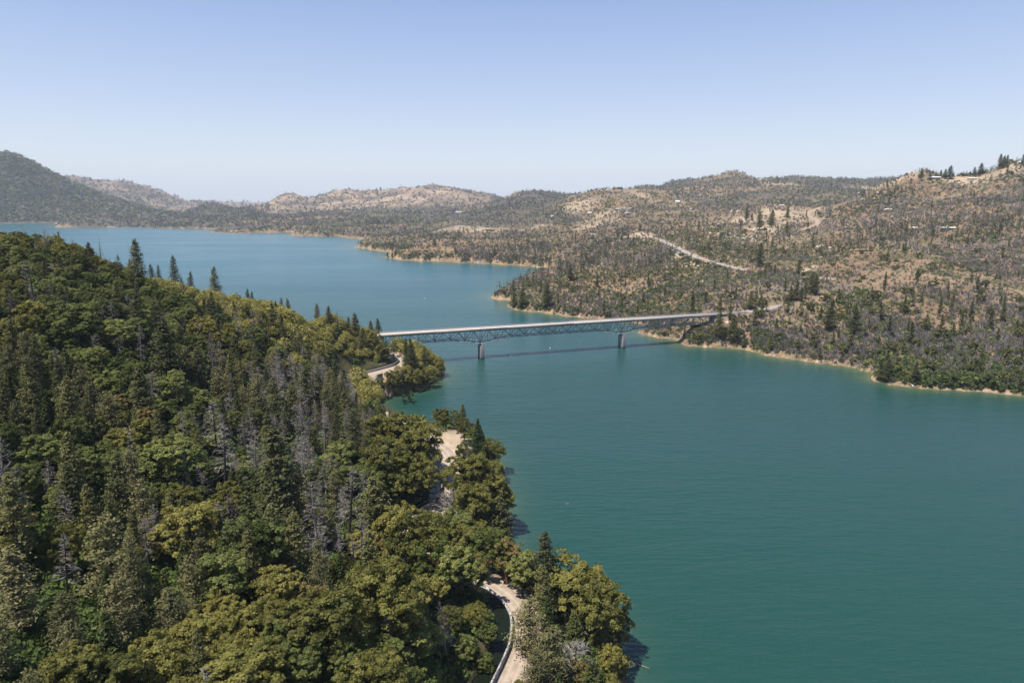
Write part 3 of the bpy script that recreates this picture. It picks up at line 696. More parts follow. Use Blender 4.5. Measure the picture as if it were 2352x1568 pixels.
SPEC = { # kind: (object name, category)
 'oak': ('live_oak', 'tree'), 'green': ('broadleaf_tree', 'tree'), 'madrone': ('madrone_tree', 'tree'), 'pine': ('pine_tree', 'pine tree'), 'cedar': ('cedar_tree', 'conifer'),
 'greypine': ('grey_pine', 'pine tree'), 'dead': ('dead_tree', 'dead tree'), 'snag': ('burnt_snag', 'dead tree'), 'deadbush': ('dead_bush', 'bush'), 'pine_far': ('hillside_pine', 'pine tree'),
 'snag_far': ('hillside_snag', 'dead tree'), 'oak_far': ('hillside_oak', 'tree'), 'shrub': ('shrub', 'shrub')}
def plant(kind, x, y, z, h, label, group=None, wide=1.0, var=None, rot=None):
    V = PROTO[kind]; H, R_, parts = V[var if var is not None else random.randrange(len(V))]
    name, cat = SPEC[kind]; e = bpy.data.objects.new(name, None); COL.objects.link(e)
    e.location = (x, y, z); k = h/H; e.scale = (k*wide, k*wide, k); tl = .05 if kind in ('pine','greypine','dead','snag','cedar','snag_far') else .02; e.rotation_euler = (random.gauss(0, tl*.8), random.gauss(0, tl*.8), rot if rot is not None else random.random()*6.28)
    e.empty_display_size = .5
    for pn, me_ in parts:
        o = bpy.data.objects.new(pn, me_); COL.objects.link(o); o.parent = e
    return tag(e, label, cat, group)
PLACED = []

#==PART2==
def proj(x, y, z):
    f = y*CP - (z-CAMH)*SP; v = -(z-CAMH)*CP - y*SP
    return 1176+F*x/f, 784+F*v/f
HAND = []
def hand(kind, px, ytop, ybase, label, group=None, wide=1.0, var=None, dmin=60):
    wide *= {'oak': .80, 'green': .86, 'pine': 1.3}.get(kind, 1)
    h = hit(px, ybase, dmin)
    if h is None: return
    x, y, z = h; z = max(z, .1); ht = PD(px, ytop, y)[2]-z
    if ht < 1: return
    HAND.append((x, y, 3.0*wide)); PLACED.append((x, y))
    return plant(kind, x, y, z-.2, ht, label, group, wide*(1 if ht < 16 else 16/ht)**.25, var)
G1 = 'pines standing against the lake along the slope crest'
for k, px, t, b, w, lab in [
 ('pine', 321,548,660,.85,'tallest pine on the slope crest, its dark spire against the lake at upper left'),
 ('pine', 352,606,656,1.0,'short bushy pine just right of the tallest crest pine'),
 ('pine', 367,608,656,.8,'thin pale pine with open branches, right of the short bushy crest pine'),
 ('pine', 405,587,672,.95,'tall pointed pine against the lake, second tallest of the crest'),
 ('pine', 421,637,676,.8,'small pine tucked at the right foot of the second tallest crest pine'),
 ('pine', 438.5,623,676,.9,'medium pine standing clear just left of the broad lone crest pine'),
 ('pine', 496,613,693,1.1,'broad lone pine against the lake in the middle of the crest'),
 ('pine', 458,663,690,.8,'tiny pine top left of the broad lone crest pine'),
 ('pine', 569,663,704,1.0,'pine with ragged crown right of the broad lone crest pine'),
 ('pine', 581,668,705,.7,'slim pine touching the right side of the ragged crowned pine'),
 ('pine', 634,690,718,.9,'small pine, leftmost of the three little ones above the mid slope'),
 ('pine', 648,683,722,.8,'slim pine, middle one of the three little ones above the mid slope'),
 ('pine', 663,685,731,.95,'pointed pine, rightmost of the three little ones above the mid slope'),
 ('pine', 730,697,745,.9,'pointed pine, left one of the pair short of the bridge'),
 ('pine', 757,702,748,1.0,'pointed pine, right one of the pair short of the bridge'),
 ('pine', 801,727,775,.9,'small dark pine left of the tall pine near the bridge end'),
 ('pine', 821,717,790,1.0,'tall pine near the hidden end of the bridge'),
 ('pine', 853,735,776,.9,'small pine between the two pines beside the bridge end'),
 ('pine', 871,731,788,.9,'open pine standing right against the left end of the bridge'),
 ('pine', 834,752,812,1.1,'full pine below the bridge end pines'),
 ('pine', 210,555,612,1.0,'bluish pine on the crest beside the bare spike'),
 ('pine', 138,531,570,.9,'small pine at the upper left of the crest'),
 ('pine', 300,594,640,.8,'narrow pine left of the tallest crest pine'),
 ('pine', 273,584,600,.9,'pine tip between the bare spike and the tallest crest pine')]:
    hand(k, px, t, b, lab, G1, w, dmin=150)
for k, px, t, b, w, lab in [
 ('snag', 231,538,612,1.0,'bare dark spike of a dead pine on the crest'),
 ('snag', 776,706,775,.9,'thin bare snag among the pines near the bridge end'),
 ('dead', 62,520,560,1.0,'bare spreading dead tree at the left end of the crest'),
 ('dead', 105,524,566,1.3,'dark tangled bare tree on the crest at upper left'),
 ('snag', 87,600,745,1.2,'long blackened trunk standing on the upper left slope'),
 ('dead', 502,918,1065,1.1,'pale bare dead tree, upper one of the grey pair in mid slope'),
 ('dead', 519,974,1150,1.1,'pale bare dead tree, lower one of the grey pair in mid slope'),
 ('dead', 586,987,1130,1.2,'wide grey dead tree with drooping twigs right of the grey pair'),
 ('dead', 598,842,948,1.1,'dead tree with white tangled limbs high in mid slope'),
 ('snag', 308,971,1150,1.2,'tall charred trunk with crooked white limbs on the left slope'),
 ('dead', 685,922,1030,1.2,'grey dead tree right of the middle of the slope'),
 ('dead', 702,1005,1200,1.2,'tall grey dead tree above the cluster of pale snags'),
 ('dead', 739,1116,1340,1.1,'leftmost of the pale snags above the green slope hollow'),
 ('dead', 801,1072,1250,1.2,'largest pale snag with fine twigs left of the canal bend'),
 ('dead', 834,1174,1350,1.1,'lowest of the pale snags left of the canal bend'),
 ('dead', 166,1128,1260,1.2,'drooping grey dead tree on the lower left slope'),
 ('dead', 14,1010,1200,1.1,'bare dead tree cut by the left edge of the photo'),
 ('dead', 640,800,900,1.0,'thin grey dead tree below the three little crest pines'),
 ('dead', 720,840,960,1.0,'grey dead tree in the belt above the canal wall'),
 ('dead', 880,1325,1400,1.1,'grey leaning dead tree on the bank left of the road top'),
 ('deadbush', 1075,1035,1062,1.3,'round grey leafless bush on the wooded point'),
 ('deadbush', 1040,1130,1200,1.1,'grey leafless thicket beside the canal water'),
 ('deadbush', 1335,1410,1465,1.3,'grey leafless bush on the lower point'),
 ('deadbush', 1320,1480,1545,1.2,'dark leafless bush near the bottom of the lower point'),
 ('snag', 1010,812,848,.9,'leaning bare stem on the small point below the bridge')]:
    hand(k, px, t, b, lab, 'dead trees on the near slope', w)
for k, px, t, b, w, lab in [
 ('pine', 392,730,895,1.15,'dark full pine standing out in the middle of the left slope'),
 ('pine', 662,981,1250,1.2,'green pine with a long bare trunk right of the grey dead trees'),
 ('greypine', 46,1257,1450,1.3,'large olive grey pine at the lower left edge'),
 ('greypine', 266,1180,1385,1.25,'large ragged grey pine on the lower left slope'),
 ('greypine', 395,1350,1480,1.5,'drooping grey spruce like tree above the dark hollow'),
 ('greypine', 158,1360,1500,1.2,'soft grey green conifer near the bottom left corner'),
 ('greypine', 700,1080,1260,1.0,'olive pine between the pale snags'),
 ('pine', 880,1090,1270,1.1,'full green pine left of the dark canal bend'),
 ('greypine', 810,935,1060,1.1,'grey green conifer above the big olive oaks'),
 ('greypine', 600,860,990,1.0,'grey green conifer in the upper middle of the slope'),
 ('greypine', 560,895,965,1.2,'smooth rounded grey conifer left of the white tangled dead tree'),
 ('cedar', 932,778,840,.95,'left cedar of the dark pair below the left bridge span'),
 ('cedar', 951,778,862,1.15,'right and larger cedar of the dark pair below the left bridge span'),
 ('pine', 978,794,835,1.3,'small light pine on the small point below the bridge'),
 ('cedar', 1097,961,1050,1.1,'taller pointed cedar on the wooded point'),
 ('cedar', 1109,977,1050,1.0,'shorter pointed cedar beside the taller one on the wooded point'),
 ('pine', 1250,1222,1390,1.0,'tall light pine rising over the lower point'),
 ('pine', 1152,1140,1275,1.2,'drooping pine on the shore between the two wooded points'),
 ('greypine', 1215,1370,1500,1.5,'large soft pine overhanging the right side of the dirt road'),
 ('greypine', 1265,1440,1570,1.5,'broad soft pine in front of the large one beside the dirt road'),
 ('cedar', 1321,1405,1500,1.4,'pyramid shaped conifer in the middle of the lower point'),
 ('green', 1420,1390,1500,.75,'narrow upright green tree at the water edge of the lower point'),
 ('oak', 1400,1480,1560,.9,'rounded light green tree at the bottom water edge of the lower point'),
 ('greypine', 1230,1490,1600,1.3,'soft green pine at the bottom edge beside the road'),
 ('greypine', 940,790,850,.9,'thin grey pine in front of the dark cedar pair'),
 ('oak', 1300,1290,1420,1.5,'broad yellow olive oak on the lower point against the lake'),
 ('oak', 1350,1300,1420,1.25,'yellow olive oak at the outer side of the lower point'),
 ('oak', 1370,1330,1465,1.2,'olive oak leaning over the water on the lower point'),
 ('oak', 1068,960,1016,1.0,'rounded oak left of the pointed cedars on the wooded point'),
 ('oak', 1130,1010,1075,1.1,'olive oak at the outer tip of the wooded point'),
 ('oak', 1070,1045,1150,1.4,'big dark green oak beside the canal bend'),
 ('oak', 1110,1065,1170,1.3,'big oak on the water side of the wooded point'),
 ('oak', 1140,1100,1200,1.3,'large olive oak bulging over the water on the wooded point'),
 ('oak', 1090,1110,1215,1.2,'dark oak at the near side of the wooded point'),
 ('green', 1125,1165,1240,1.2,'shaded tree at the near end of the wooded point'),
 ('green', 1066,1014,1056,.9,'small light green tree at the road bend on the wooded point'),
 ('oak', 885,1300,1490,1.4,'large olive oak left of the dirt road in the foreground'),
 ('oak', 620,1375,1480,1.2,'rounded light olive oak below the dark hollow'),
 ('oak', 740,1370,1530,1.5,'large leafy olive oak in the foreground, left of the large oak by the road'),
 ('oak', 430,1160,1300,1.3,'broad yellow olive oak in the middle of the lower slope'),
 ('green', 590,1175,1345,1.2,'tall spreading green tree right of the broad olive oak'),
 ('green', 515,1270,1400,1.3,'spreading grey green tree above the dark hollow'),
 ('green', 170,690,800,1.6,'big bright green tree on the upper left slope'),
 ('green', 400,1000,1130,1.5,'light green tree left of the grey dead pair'),
 ('oak', 560,1490,1640,1.8,'large olive yellow crown at the bottom edge, left of the middle'),
 ('oak', 170,1490,1620,1.5,'yellow olive crown at the bottom left'),
 ('oak', 260,1510,1640,1.4,'bright yellow olive crown at the bottom, right of the corner crown'),
 ('oak', 860,1510,1650,1.4,'yellow olive crown at the bottom edge left of the canal'),
 ('oak', 930,945,1075,1.3,'big olive oak dome above the cove'),
 ('oak', 960,975,1100,1.3,'big olive oak right of the dome above the cove'),
 ('oak', 890,1010,1130,1.3,'dark olive oak in front of the dome above the cove'),
 ('oak', 955,1050,1150,1.2,'oak overhanging the canal from the left'),
 ('oak', 870,950,1040,1.2,'olive oak behind the dome above the cove'),
 ('green', 1122,1425,1482,1.1,'leafy green tree overhanging the left side of the foreground canal'),
 ('green', 1112,1500,1560,1.1,'leafy green tree at the bottom left bank of the foreground canal'),
 ('oak', 1092,1385,1440,1.1,'dark green crown at the head of the foreground canal'),
 ('green', 1070,1455,1520,1.1,'shaded green tree set back from the foreground canal'),
 ('madrone', 1000,1240,1362,1.2,'yellow green madrone hiding the road, left of the road top'),
 ('green', 1045,1250,1376,1.1,'green tree directly left of the top of the visible dirt road'),
 ('madrone', 1090,1275,1380,1.1,'reddish barked madrone at the top end of the visible dirt road'),
 ('oak', 960,1190,1335,1.2,'olive oak covering the hidden bend of the dirt road'),
 ('oak', 915,1160,1300,1.2,'olive oak left of the hidden bend of the dirt road'),
 ('green', 1005,1185,1290,1.2,'green tree just below the short glimpse of road on the point'),
 ('madrone', 1120,1215,1330,1.2,'yellow tinged madrone between the hidden road and the shore'),
 ('oak', 1060,1205,1300,1.3,'olive crown over the hidden road below the wooded point'),
 ('madrone', 1165,1235,1340,1.1,'reddish tinged madrone near the shore above the lower point'),
 ('green', 1200,1262,1365,1.0,'bright green small tree between the madrones and the tall light pine'),
 ('green', 820,874,905,1.2,'bright green bushy tree on the bank just below the upper canal road'),
 ('green', 870,868,912,1.2,'dark green bushy tree on the bank below the upper canal road'),
 ('oak', 905,850,905,1.2,'rounded green tree in the middle of the small point below the bridge'),
 ('oak', 950,845,895,1.2,'rounded dark tree on the small point, right of the road end'),
 ('green', 990,850,890,1.2,'bright yellow green bushes at the tip of the small point'),
 ('oak', 1008,818,862,.9,'olive tree at the outer tip of the small point'),
 ('oak', 880,785,830,1.1,'dark rounded oak under the left end of the bridge'),
 ('oak', 858,755,812,1.0,'olive oak in front of the left end of the bridge'),
 ('green', 905,786,822,.9,'small yellow green tree under the first panels of the bridge')]:
    hand(k, px, t, b, lab, 'trees picked out on the near slope', w)
# small willow standing in the cove
bx = W(938, 925, 0); e = plant('shrub', bx[0], bx[1], -.1, 5.2, 'round light green willow bush standing in the cove water', None, 1.15); e.name = 'willow_bush'
for ch in e.children: ch.scale = (1, 1, 1)

# ------------------------------------------------------------------ scattered trees of the near slope
grid = {}
def free(x, y, r):
    gx, gy = int(x//6), int(y//6)
    for i in range(gx-2, gx+3):
        for j in range(gy-2, gy+3):
            for (a, b, q) in grid.get((i, j), ()):
                if (a-x)**2+(b-y)**2 < (r+q)**2: return False
    return True
def put(x, y, r): grid.setdefault((int(x//6), int(y//6)), []).append((x, y, r))
for x, y, r in HAND: put(x, y, r*.75)
n_try = 42000
tx = RNG.uniform(-330, 40, n_try); ty = np.sqrt(RNG.uniform(60**2, 575**2, n_try)); ok = np.abs(tx/ty) < .86
tx, ty = tx[ok], ty[ok]
tsd = shore(tx, ty); tz = terrain(tx, ty, tsd)
td, ts, _, _ = line_dist(ROAD, tx, ty); to = td*ts
def vis_at(x, y, slack):
    iu = np.clip(np.round((x/y+1.25)/2.5*(NU-1)).astype(int), 0, NU-1); iv = np.clip(np.round((np.log(y)-math.log(38))/(math.log(16000)-math.log(38))*(NV-1)).astype(int), 0, NV-1)
    return (SL[iv, iu] >= run[iv, iu]-slack/y)
tv = vis_at(tx, ty, 11)
bridge_s = (tx-C0[0])*AX[0]+(ty-C0[1])*AX[1]; bridge_o = (tx-C0[0])*NX[0]+(ty-C0[1])*NX[1]
TREES = []
pn = vnoise(tx/34, ty/34, 51); dn = vnoise(tx/26, ty/26, 52); qn = vnoise(tx/15, ty/15, 53)
for i in range(len(tx)):
    if tsd[i] < 1.2 or tsd[i] > 900 or not tv[i]: continue
    x, y, o = tx[i], ty[i], to[i]
    if -5.2 < o < 11.5: continue
    if bridge_s[i] > S0-24 and abs(bridge_o[i]) < 9: continue
    px, py = proj(x, y, tz[i]+6)
    if px < -120 or px > 1600 or py > 1750: continue
    if y < 75: continue
    # keep the openings of the photo open
    p0 = proj(x, y, tz[i]);
    if any(abs(px-a) < c and abs(p0[1]-b) < d for a, b, c, d in ((1015,1165,22,40),(1200,1480,40,80),(850,862,58,10),(830,850,34,22),(240,560,0,0),(1000,1110,22,60),(560,1445,55,30),(1036,1028,48,42),(905,838,25,16),(1000,1160,26,60),(1150,1375,45,30),(1185,1540,30,50))): continue
    upper = 640 < py < 1000 and px < 900
    r_ = random.random(); conif = pn[i]*1.0 + (.13 if (px < 330 and 800 < py < 1250) else 0) - (.2 if o < 0 else 0) - (.18 if py > 1250 else 0); deadb = math.exp(-((px-660)/190)**2-((py-1010)/210)**2)
    if o < -5 and r_ < .85: k = random.choice(['oak','oak','green','madrone','cedar'])
    elif r_ < .08+.42*deadb: k = 'dead'
    elif conif > .59: k = random.choice(['pine','greypine','greypine','cedar','pine'])
    elif r_ > .90: k = random.choice(['pine','greypine','pine','snag'])
    elif dn[i] > .52: k = 'oak'
    elif dn[i] > .42: k = random.choice(['madrone','oak','green'])
    else: k = 'green'
    if tsd[i] < 5 and k in ('pine','greypine','dead','snag'): k = 'oak'
    hh = {'oak': (6.5, 11.5), 'green': (7, 12.5), 'madrone': (7, 11), 'pine': (11, 20), 'greypine': (10, 17), 'cedar': (8, 13), 'dead': (9, 16), 'snag': (8, 14)}[k]
    h = random.uniform(*hh)*(.55+.5*min(1, y/170+.35) if y < 150 else 1)
    if px > 700 and py < 830: h *= .75
    if p0[1] < 740 and tz[i] > 40: h *= .62
    if y > 280 and tz[i] > 50 and k in ('pine', 'greypine') and p0[1] < 720: h *= .6
    if tsd[i] < 12: h *= .62+.03*tsd[i]
    if 860 < px < 1012 and p0[1] > 925:
        lim = 932+(px-880)*.55; f_ = math.hypot(y, CAMH-tz[i]); mh = (p0[1]-lim)*f_/F*1.06
        if mh < 3: continue
        h = min(h, mh)
    rad = {'oak': .42, 'green': .36, 'madrone': .30, 'pine': .16, 'greypine': .22, 'cedar': .20, 'dead': .18, 'snag': .12}[k]*h
    if not free(x, y, rad*.80): continue
    put(x, y, rad*.80); TREES.append((k, x, y, tz[i], h, px, py))

LM = [('the tallest crest pine',321,620),('the broad lone crest pine',496,660),('the bare spike on the crest',231,590),('the three little crest pines',650,710),('the left bridge end',850,775),
 ('the dark mid slope pine',392,820),('the white tangled dead tree',598,900),('the grey dead pair',510,1040),('the tall charred trunk',308,1070),('the pale canal bend snags',801,1180),
 ('the bright tree at upper left',170,745),('the long blackened trunk',87,680),('the dark hollow near the bottom',560,1420),('the large oak left of the dirt road',885,1390),('the big oak dome above the cove',930,1010),
 ('the curved upper canal wall',860,850),('the dark canal bend',1000,1110),('the wooded point cedars',1100,1010),('the lower point pine',1250,1300),('the pyramid shaped conifer',1321,1450),
 ('the ragged lower left pine',266,1290),('the olive left edge pine',46,1350),('the bottom left corner',40,1530),('the middle of the left edge',20,950),('the foreground canal curve',1160,1430),
 ('the dark cedar pair below the bridge',942,820),('the left edge dead tree',14,1100),('the lower edge crowns',400,1550),
 # far side
 ('the right end of the bridge',1650,730),('the right bridge pier',1429,780),('the tip of the reddish promontory',1140,690),('the grassy knoll with dirt pads',1760,505),('the winding pale track',1870,500),('the pale highway cut',1570,580),
 ('the white cut bank',1850,620),('the white roofed ridge house',2145,410),('the pale shed on the ridge',2233,412),('the right edge above the shore',2330,880),('the shore notch at the right',2005,865),('the white hillside roofs',2180,526),
 ('the reddish mound behind the bridge',1330,650),('the inlet behind the promontory',1280,620),('the spit with two pines',880,590),('the top right ridge corner',2300,390),('the right edge of the photo',2330,640),('the right hillside centre',2080,640),
 ('the far white barn',1057,487),('the conical hilltop',1691,400),('the houses on the tan clearing',1420,490),('the lone pine below the knoll',1744,590),('the road leaving the bridge',1780,705),('the big mountain at left',80,420)]
ORD = ['','second ','third ','fourth ','fifth ','sixth ','seventh ','eighth ','ninth ','tenth ','eleventh ','twelfth ','thirteenth ','fourteenth ','fifteenth ','sixteenth ','seventeenth ','eighteenth ','nineteenth ','twentieth ']
LOOK = {'oak': 'olive oak crown', 'green': 'green broadleaf crown', 'madrone': 'small yellow green madrone', 'pine': 'dark green pine', 'greypine': 'soft grey green pine', 'cedar': 'dense pointed conifer', 'dead': 'pale leafless dead tree',
 'snag': 'bare charred trunk', 'pine_far': 'hillside pine', 'snag_far': 'thin burnt trunk', 'oak_far': 'dark rounded hillside oak', 'shrub': 'low green bush', 'rock': 'pale boulder'}
def label_all(items):                 # items: (kind, px, py) -> labels counted outward from a landmark
    buckets = {}
    for i, (k, px, py) in enumerate(items):
        d = [((px-a)**2+((py-b)*1.3)**2, n, px-a, py-b) for n, a, b in LM]; dd, n, dx, dy = min(d)
        side = ('right of' if dx > 0 else 'left of') if abs(dx) > abs(dy)*1.1 else ('below' if dy > 0 else 'above')
        buckets.setdefault((k, n, side), []).append((dd, i))
    out = [None]*len(items)
    for (k, n, side), L in buckets.items():
        for r, (_, i) in enumerate(sorted(L)):
            w = ORD[r] if r < len(ORD) else '%dth ' % (r+1)
            out[i] = ('%s, %s %s' % (LOOK[k], 'nearest' if r == 0 else w.strip(), side+' '+n))
    return out
TREES.sort(key=lambda t: t[2])
cnt = {}; indiv = []; rest = []
for t in TREES:
    c = cnt.get(t[0], 0)
    if c < 275 and len(indiv) < 1150: cnt[t[0]] = c+1; indiv.append(t)
    else: rest.append(t)
GRP = {'oak': 'live oaks covering the near slope', 'green': 'broadleaf trees covering the near slope', 'madrone': 'madrones on the near slope', 'pine': 'pines scattered on the near slope', 'greypine': 'grey pines scattered on the near slope',
 'cedar': 'pointed conifers on the near slope', 'dead': 'dead grey trees on the near slope', 'snag': 'charred trunks on the near slope'}
labs = label_all([(t[0], t[5], t[6]) for t in indiv])
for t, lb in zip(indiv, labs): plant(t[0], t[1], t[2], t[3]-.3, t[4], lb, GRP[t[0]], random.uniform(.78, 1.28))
print('near trees', len(indiv), 'rest', len(rest), cnt)

# ------------------------------------------------------------------ masses nobody could count
def base_clump(n, size, seed, H=1.0, low=-.2, fl=1.0):
    rng = np.random.default_rng(seed); u = rnd_unit(n, rng); u[:, 2] = np.abs(u[:, 2])*1.1+low; 
    C_ = u*np.array([.5, .5, .55*H])*(.6+.45*rng.random((n, 1))); C_[:, 2] += .15
    V, Q = leaves(C_, u+np.array([0,0,.4]), size, rng, jit=.8); return V, Q, .5+(rng.random(n)-.5)*.5
def base_twig(n, seed, w=.03):
    rng = np.random.default_rng(seed); Vs = []
    for i in range(n):
        ph = rng.random()*6.28; tl = rng.random()*.5; q = np.array([cos(ph)*tl, sin(ph)*tl, .45+.55*rng.random()]); p = q*np.array([.3,.3,.05])
        a = np.cross(q-p, rnd_unit(1, rng)[0]); a /= np.linalg.norm(a); Vs += [p-a*w, p+a*w, q+a*w*.9, q-a*w*.9]
    return np.array(Vs), np.arange(4*n).reshape(-1, 4), .5+(rng.random(n)-.5)*.8
def base_con(n, seed, size=.13):
    rng = np.random.default_rng(seed); t = rng.random(n)**.7; z = .12+.88*(1-t)*0+ .88*(1-t); r = .17*(1-(z-.12)/.9)**.8+.008; ph = rng.random(n)*6.28
    r = r*(.55+.6*rng.random(n)); C_ = np.stack([np.cos(ph)*r, np.sin(ph)*r, z], -1); C_[:, 2] = np.clip(C_[:, 2], .1, 1)
    V, Q = leaves(C_, np.stack([np.cos(ph)*.6, np.sin(ph)*.6, np.full(n, .7)], -1), size*.5, rng, jit=.5)
    tr = np.array([[-.012,0,-.1],[.012,0,-.1],[.006,0,.7],[-.006,0,.7]]); V = np.concatenate([V, tr]); Q = np.concatenate([Q, [[4*n,4*n+1,4*n+2,4*n+3]]])
    return V, Q, np.append(.45+(rng.random(n)-.5)*.5, 0.0)
def replicate(name, bases, P, sc, tint, matl, zs=1.0, kind='stuff'):
    Vs, Qs, Ts = [], [], []; off = 0; n = len(P); which = RNG.integers(0, len(bases), n); rot = RNG.random(n)*6.283
    zs = np.broadcast_to(zs, n)
    for bi, (V, Q, T) in enumerate(bases):
        m = which == bi; k = m.sum()
        if not k: continue
        c, s = np.cos(rot[m])[:, None], np.sin(rot[m])[:, None]; X = V[None, :, 0]*c-V[None, :, 1]*s; Y = V[None, :, 0]*s+V[None, :, 1]*c
        Z = np.broadcast_to(V[None, :, 2], X.shape)*zs[m][:, None]
        A = np.stack([X, Y, Z], -1)*sc[m][:, None, None]+P[m][:, None, :]
        Vs.append(A.reshape(-1, 3)); Qs.append((Q[None]+(np.arange(k)*len(V))[:, None, None]).reshape(-1, 4)+off); off += k*len(V)
        Ts.append(np.clip(T[None]+tint[m][:, None], 0, 1).ravel())
    return tag(obj(name, mesh_np(name, np.concatenate(Vs), np.concatenate(Qs), matl, tint=np.concatenate(Ts))), kind=kind)
# visible land cells, weighted by the room they take in view
vv = VIS[:-1, :-1] & (SD[:-1, :-1] > .5); dS = np.clip(SL[1:, :-1]-SL[:-1, :-1], 0, 1)
wgt = np.where(vv, np.clip(dS, 1.2e-4, .01), 0)
def sample(n, mask=None, extra=None):
    w = wgt if mask is None else wgt*mask
    if extra is not None: w = w*extra
    w = w.ravel()/w.sum(); i = RNG.choice(len(w), n, p=w); r, c = np.divmod(i, NU-1)
    fu, fv = RNG.random(n), RNG.random(n)
    def bl(A): return (A[r, c]*(1-fu)*(1-fv)+A[r, c+1]*fu*(1-fv)+A[r+1, c]*(1-fu)*fv+A[r+1, c+1]*fu*fv)
    return bl(XX), bl(YY), bl(ZZ), bl(SD), bl(bare), bl(golden), bl(offs)
LL = leftland[:-1, :-1]
# undergrowth of the near slope
x, y, z, sd, ba, go, of = sample(26000, LL)
k = (sd > 1.0) & ~((of > -4.6) & (of < 8.8)) & ~((of <= -4.6) & (of > -7) & (RNG.random(len(x)) < .5)) & (ba < .55)
k &= ~(((x-C0[0])*AX[0]+(y-C0[1])*AX[1] > S0-8) & (np.abs((x-C0[0])*NX[0]+(y-C0[1])*NX[1]) < 6))
x, y, z = x[k], y[k], z[k]; n = len(x)
sc = RNG.uniform(1.6, 4.2, n)*np.clip(y/200+.3, .55, 1.3); sc = np.where(sd[k] < 7, sc*.6, sc)
replicate('undergrowth', [base_clump(46, .12, 300+i) for i in range(4)], np.stack([x, y, z-.1], -1), sc, RNG.normal(size=n)*.13+(vnoise(x/20, y/20, 61)-.5)*.4, M['under'])
# rest of the wood, if any
if rest:
    P_ = np.array([(t[1], t[2], t[3]) for t in rest]); sc = np.array([t[4] for t in rest])
    replicate('woodland', [base_clump(420, .05, 320+i) for i in range(4)], P_+np.array([0,0,2.0]), sc*.85, RNG.normal(size=len(sc))*.15, M['oak'])

RL = ~LL
x, y, z, sd, ba, go, of = sample(5000, RL*(SD[:-1, :-1] < 5)*(YY[:-1, :-1] < 2600)*1.0)
k = (sd < 4.5) & (z > -.1) & (vnoise(x/22, y/22, 66) > .38); x, y, z = x[k], y[k], z[k]
replicate('shore_rubble', [base_clump(12, .3, 600+i) for i in range(4)], np.stack([x, y, z], -1), RNG.uniform(.4, 1.3, len(x))*np.clip(y/700, 1, 3), RNG.normal(size=len(x))*.1, M['rock'], .6)
x, y, z, sd, ba, go, of = sample(5000, RL*(SD[:-1, :-1] < 14)*(YY[:-1, :-1] < 2600)*1.0)
k = (sd > .6) & (vnoise(x/16, y/16, 67) > .47); x, y, z = x[k], y[k], z[k]
replicate('shore_brush', [base_clump(26, .15, 610+i) for i in range(4)], np.stack([x, y, z], -1), RNG.uniform(1.2, 3.2, len(x))*np.clip(y/700, 1, 2.5), RNG.normal(size=len(x))*.25, M['chap'], .85)
patch = lambda x, y, s, w: fbm(x, y, w, 3, s)
def cull(x, y, z, sd, ba, go, prob):
    k = (sd > .9) & (RNG.random(len(x)) < prob)
    for L, hw in ROADS:
        lo = L[:, :2].min(0)-10; hi = L[:, :2].max(0)+10; m_ = (x > lo[0]) & (x < hi[0]) & (y > lo[1]) & (y < hi[1])
        d, _, _, _ = line_dist(L, x[m_], y[m_]); kk = k[m_]; kk &= d > hw*1.25+y[m_]*.002; k[m_] = kk
    bs = (x-C0[0])*AX[0]+(y-C0[1])*AX[1]; bo = (x-C0[0])*NX[0]+(y-C0[1])*NX[1]
    k &= ~((bs > S1-5) & (bs < SE+6) & (np.abs(bo) < 6.5))
    return k
mount = lambda x, y: ((y > 3800) & (x/y < -.46) & (x/y > -1.3) & (y < 6600))
# green chaparral
x, y, z, sd, ba, go, of = sample(62000, RL)
pt = patch(x, y, 71, 75)+.6*patch(x, y, 72, 320)
prob = np.clip(.45+pt*2.0, .22, 1)*(1-ba*.93)*(1-go*.62)
prob = np.where(mount(x, y), .95, prob)*np.clip((y-300)/500, .6, 1); k = cull(x, y, z, sd, ba, go, prob); x, y, z, sd, pt = x[k], y[k], z[k], sd[k], pt[k]; n = len(x)
order = np.argsort(y); x, y, z, sd, pt = x[order], y[order], z[order], sd[order], pt[order]
sc = np.maximum(RNG.uniform(1.6, 4.2, n)*(1+.8*(RNG.random(n) < .15)), y*RNG.uniform(.0022, .0044, n)*.95)
near = np.arange(n) < 300
labs = label_all([('shrub', *proj(a, b, c)) for a, b, c in zip(x[near], y[near], z[near])])
for i in range(300): plant('shrub', x[i], y[i], z[i]-.2, sc[i]*.8, labs[i], 'green bushes along the right shore', 1.1)
nn = ~near
tt_ = RNG.normal(size=n)*.24+(vnoise(x/60, y/60, 62)-.5)*.4; mt_ = mount(x, y); sc = np.where(mt_, sc*1.35, sc); tt_ = np.where(mt_, tt_*1.6-.08, tt_)
replicate('chaparral', [base_clump(26, .15, 340+i) for i in range(5)], np.stack([x, y, z], -1)[nn & (y < 1500)], sc[nn & (y < 1500)], tt_[nn & (y < 1500)], M['chap'], .85)
replicate('distant_chaparral', [base_clump(12, .24, 350+i) for i in range(5)], np.stack([x, y, z], -1)[y >= 1500], sc[y >= 1500], tt_[y >= 1500]-.08, M['chap'], .8)
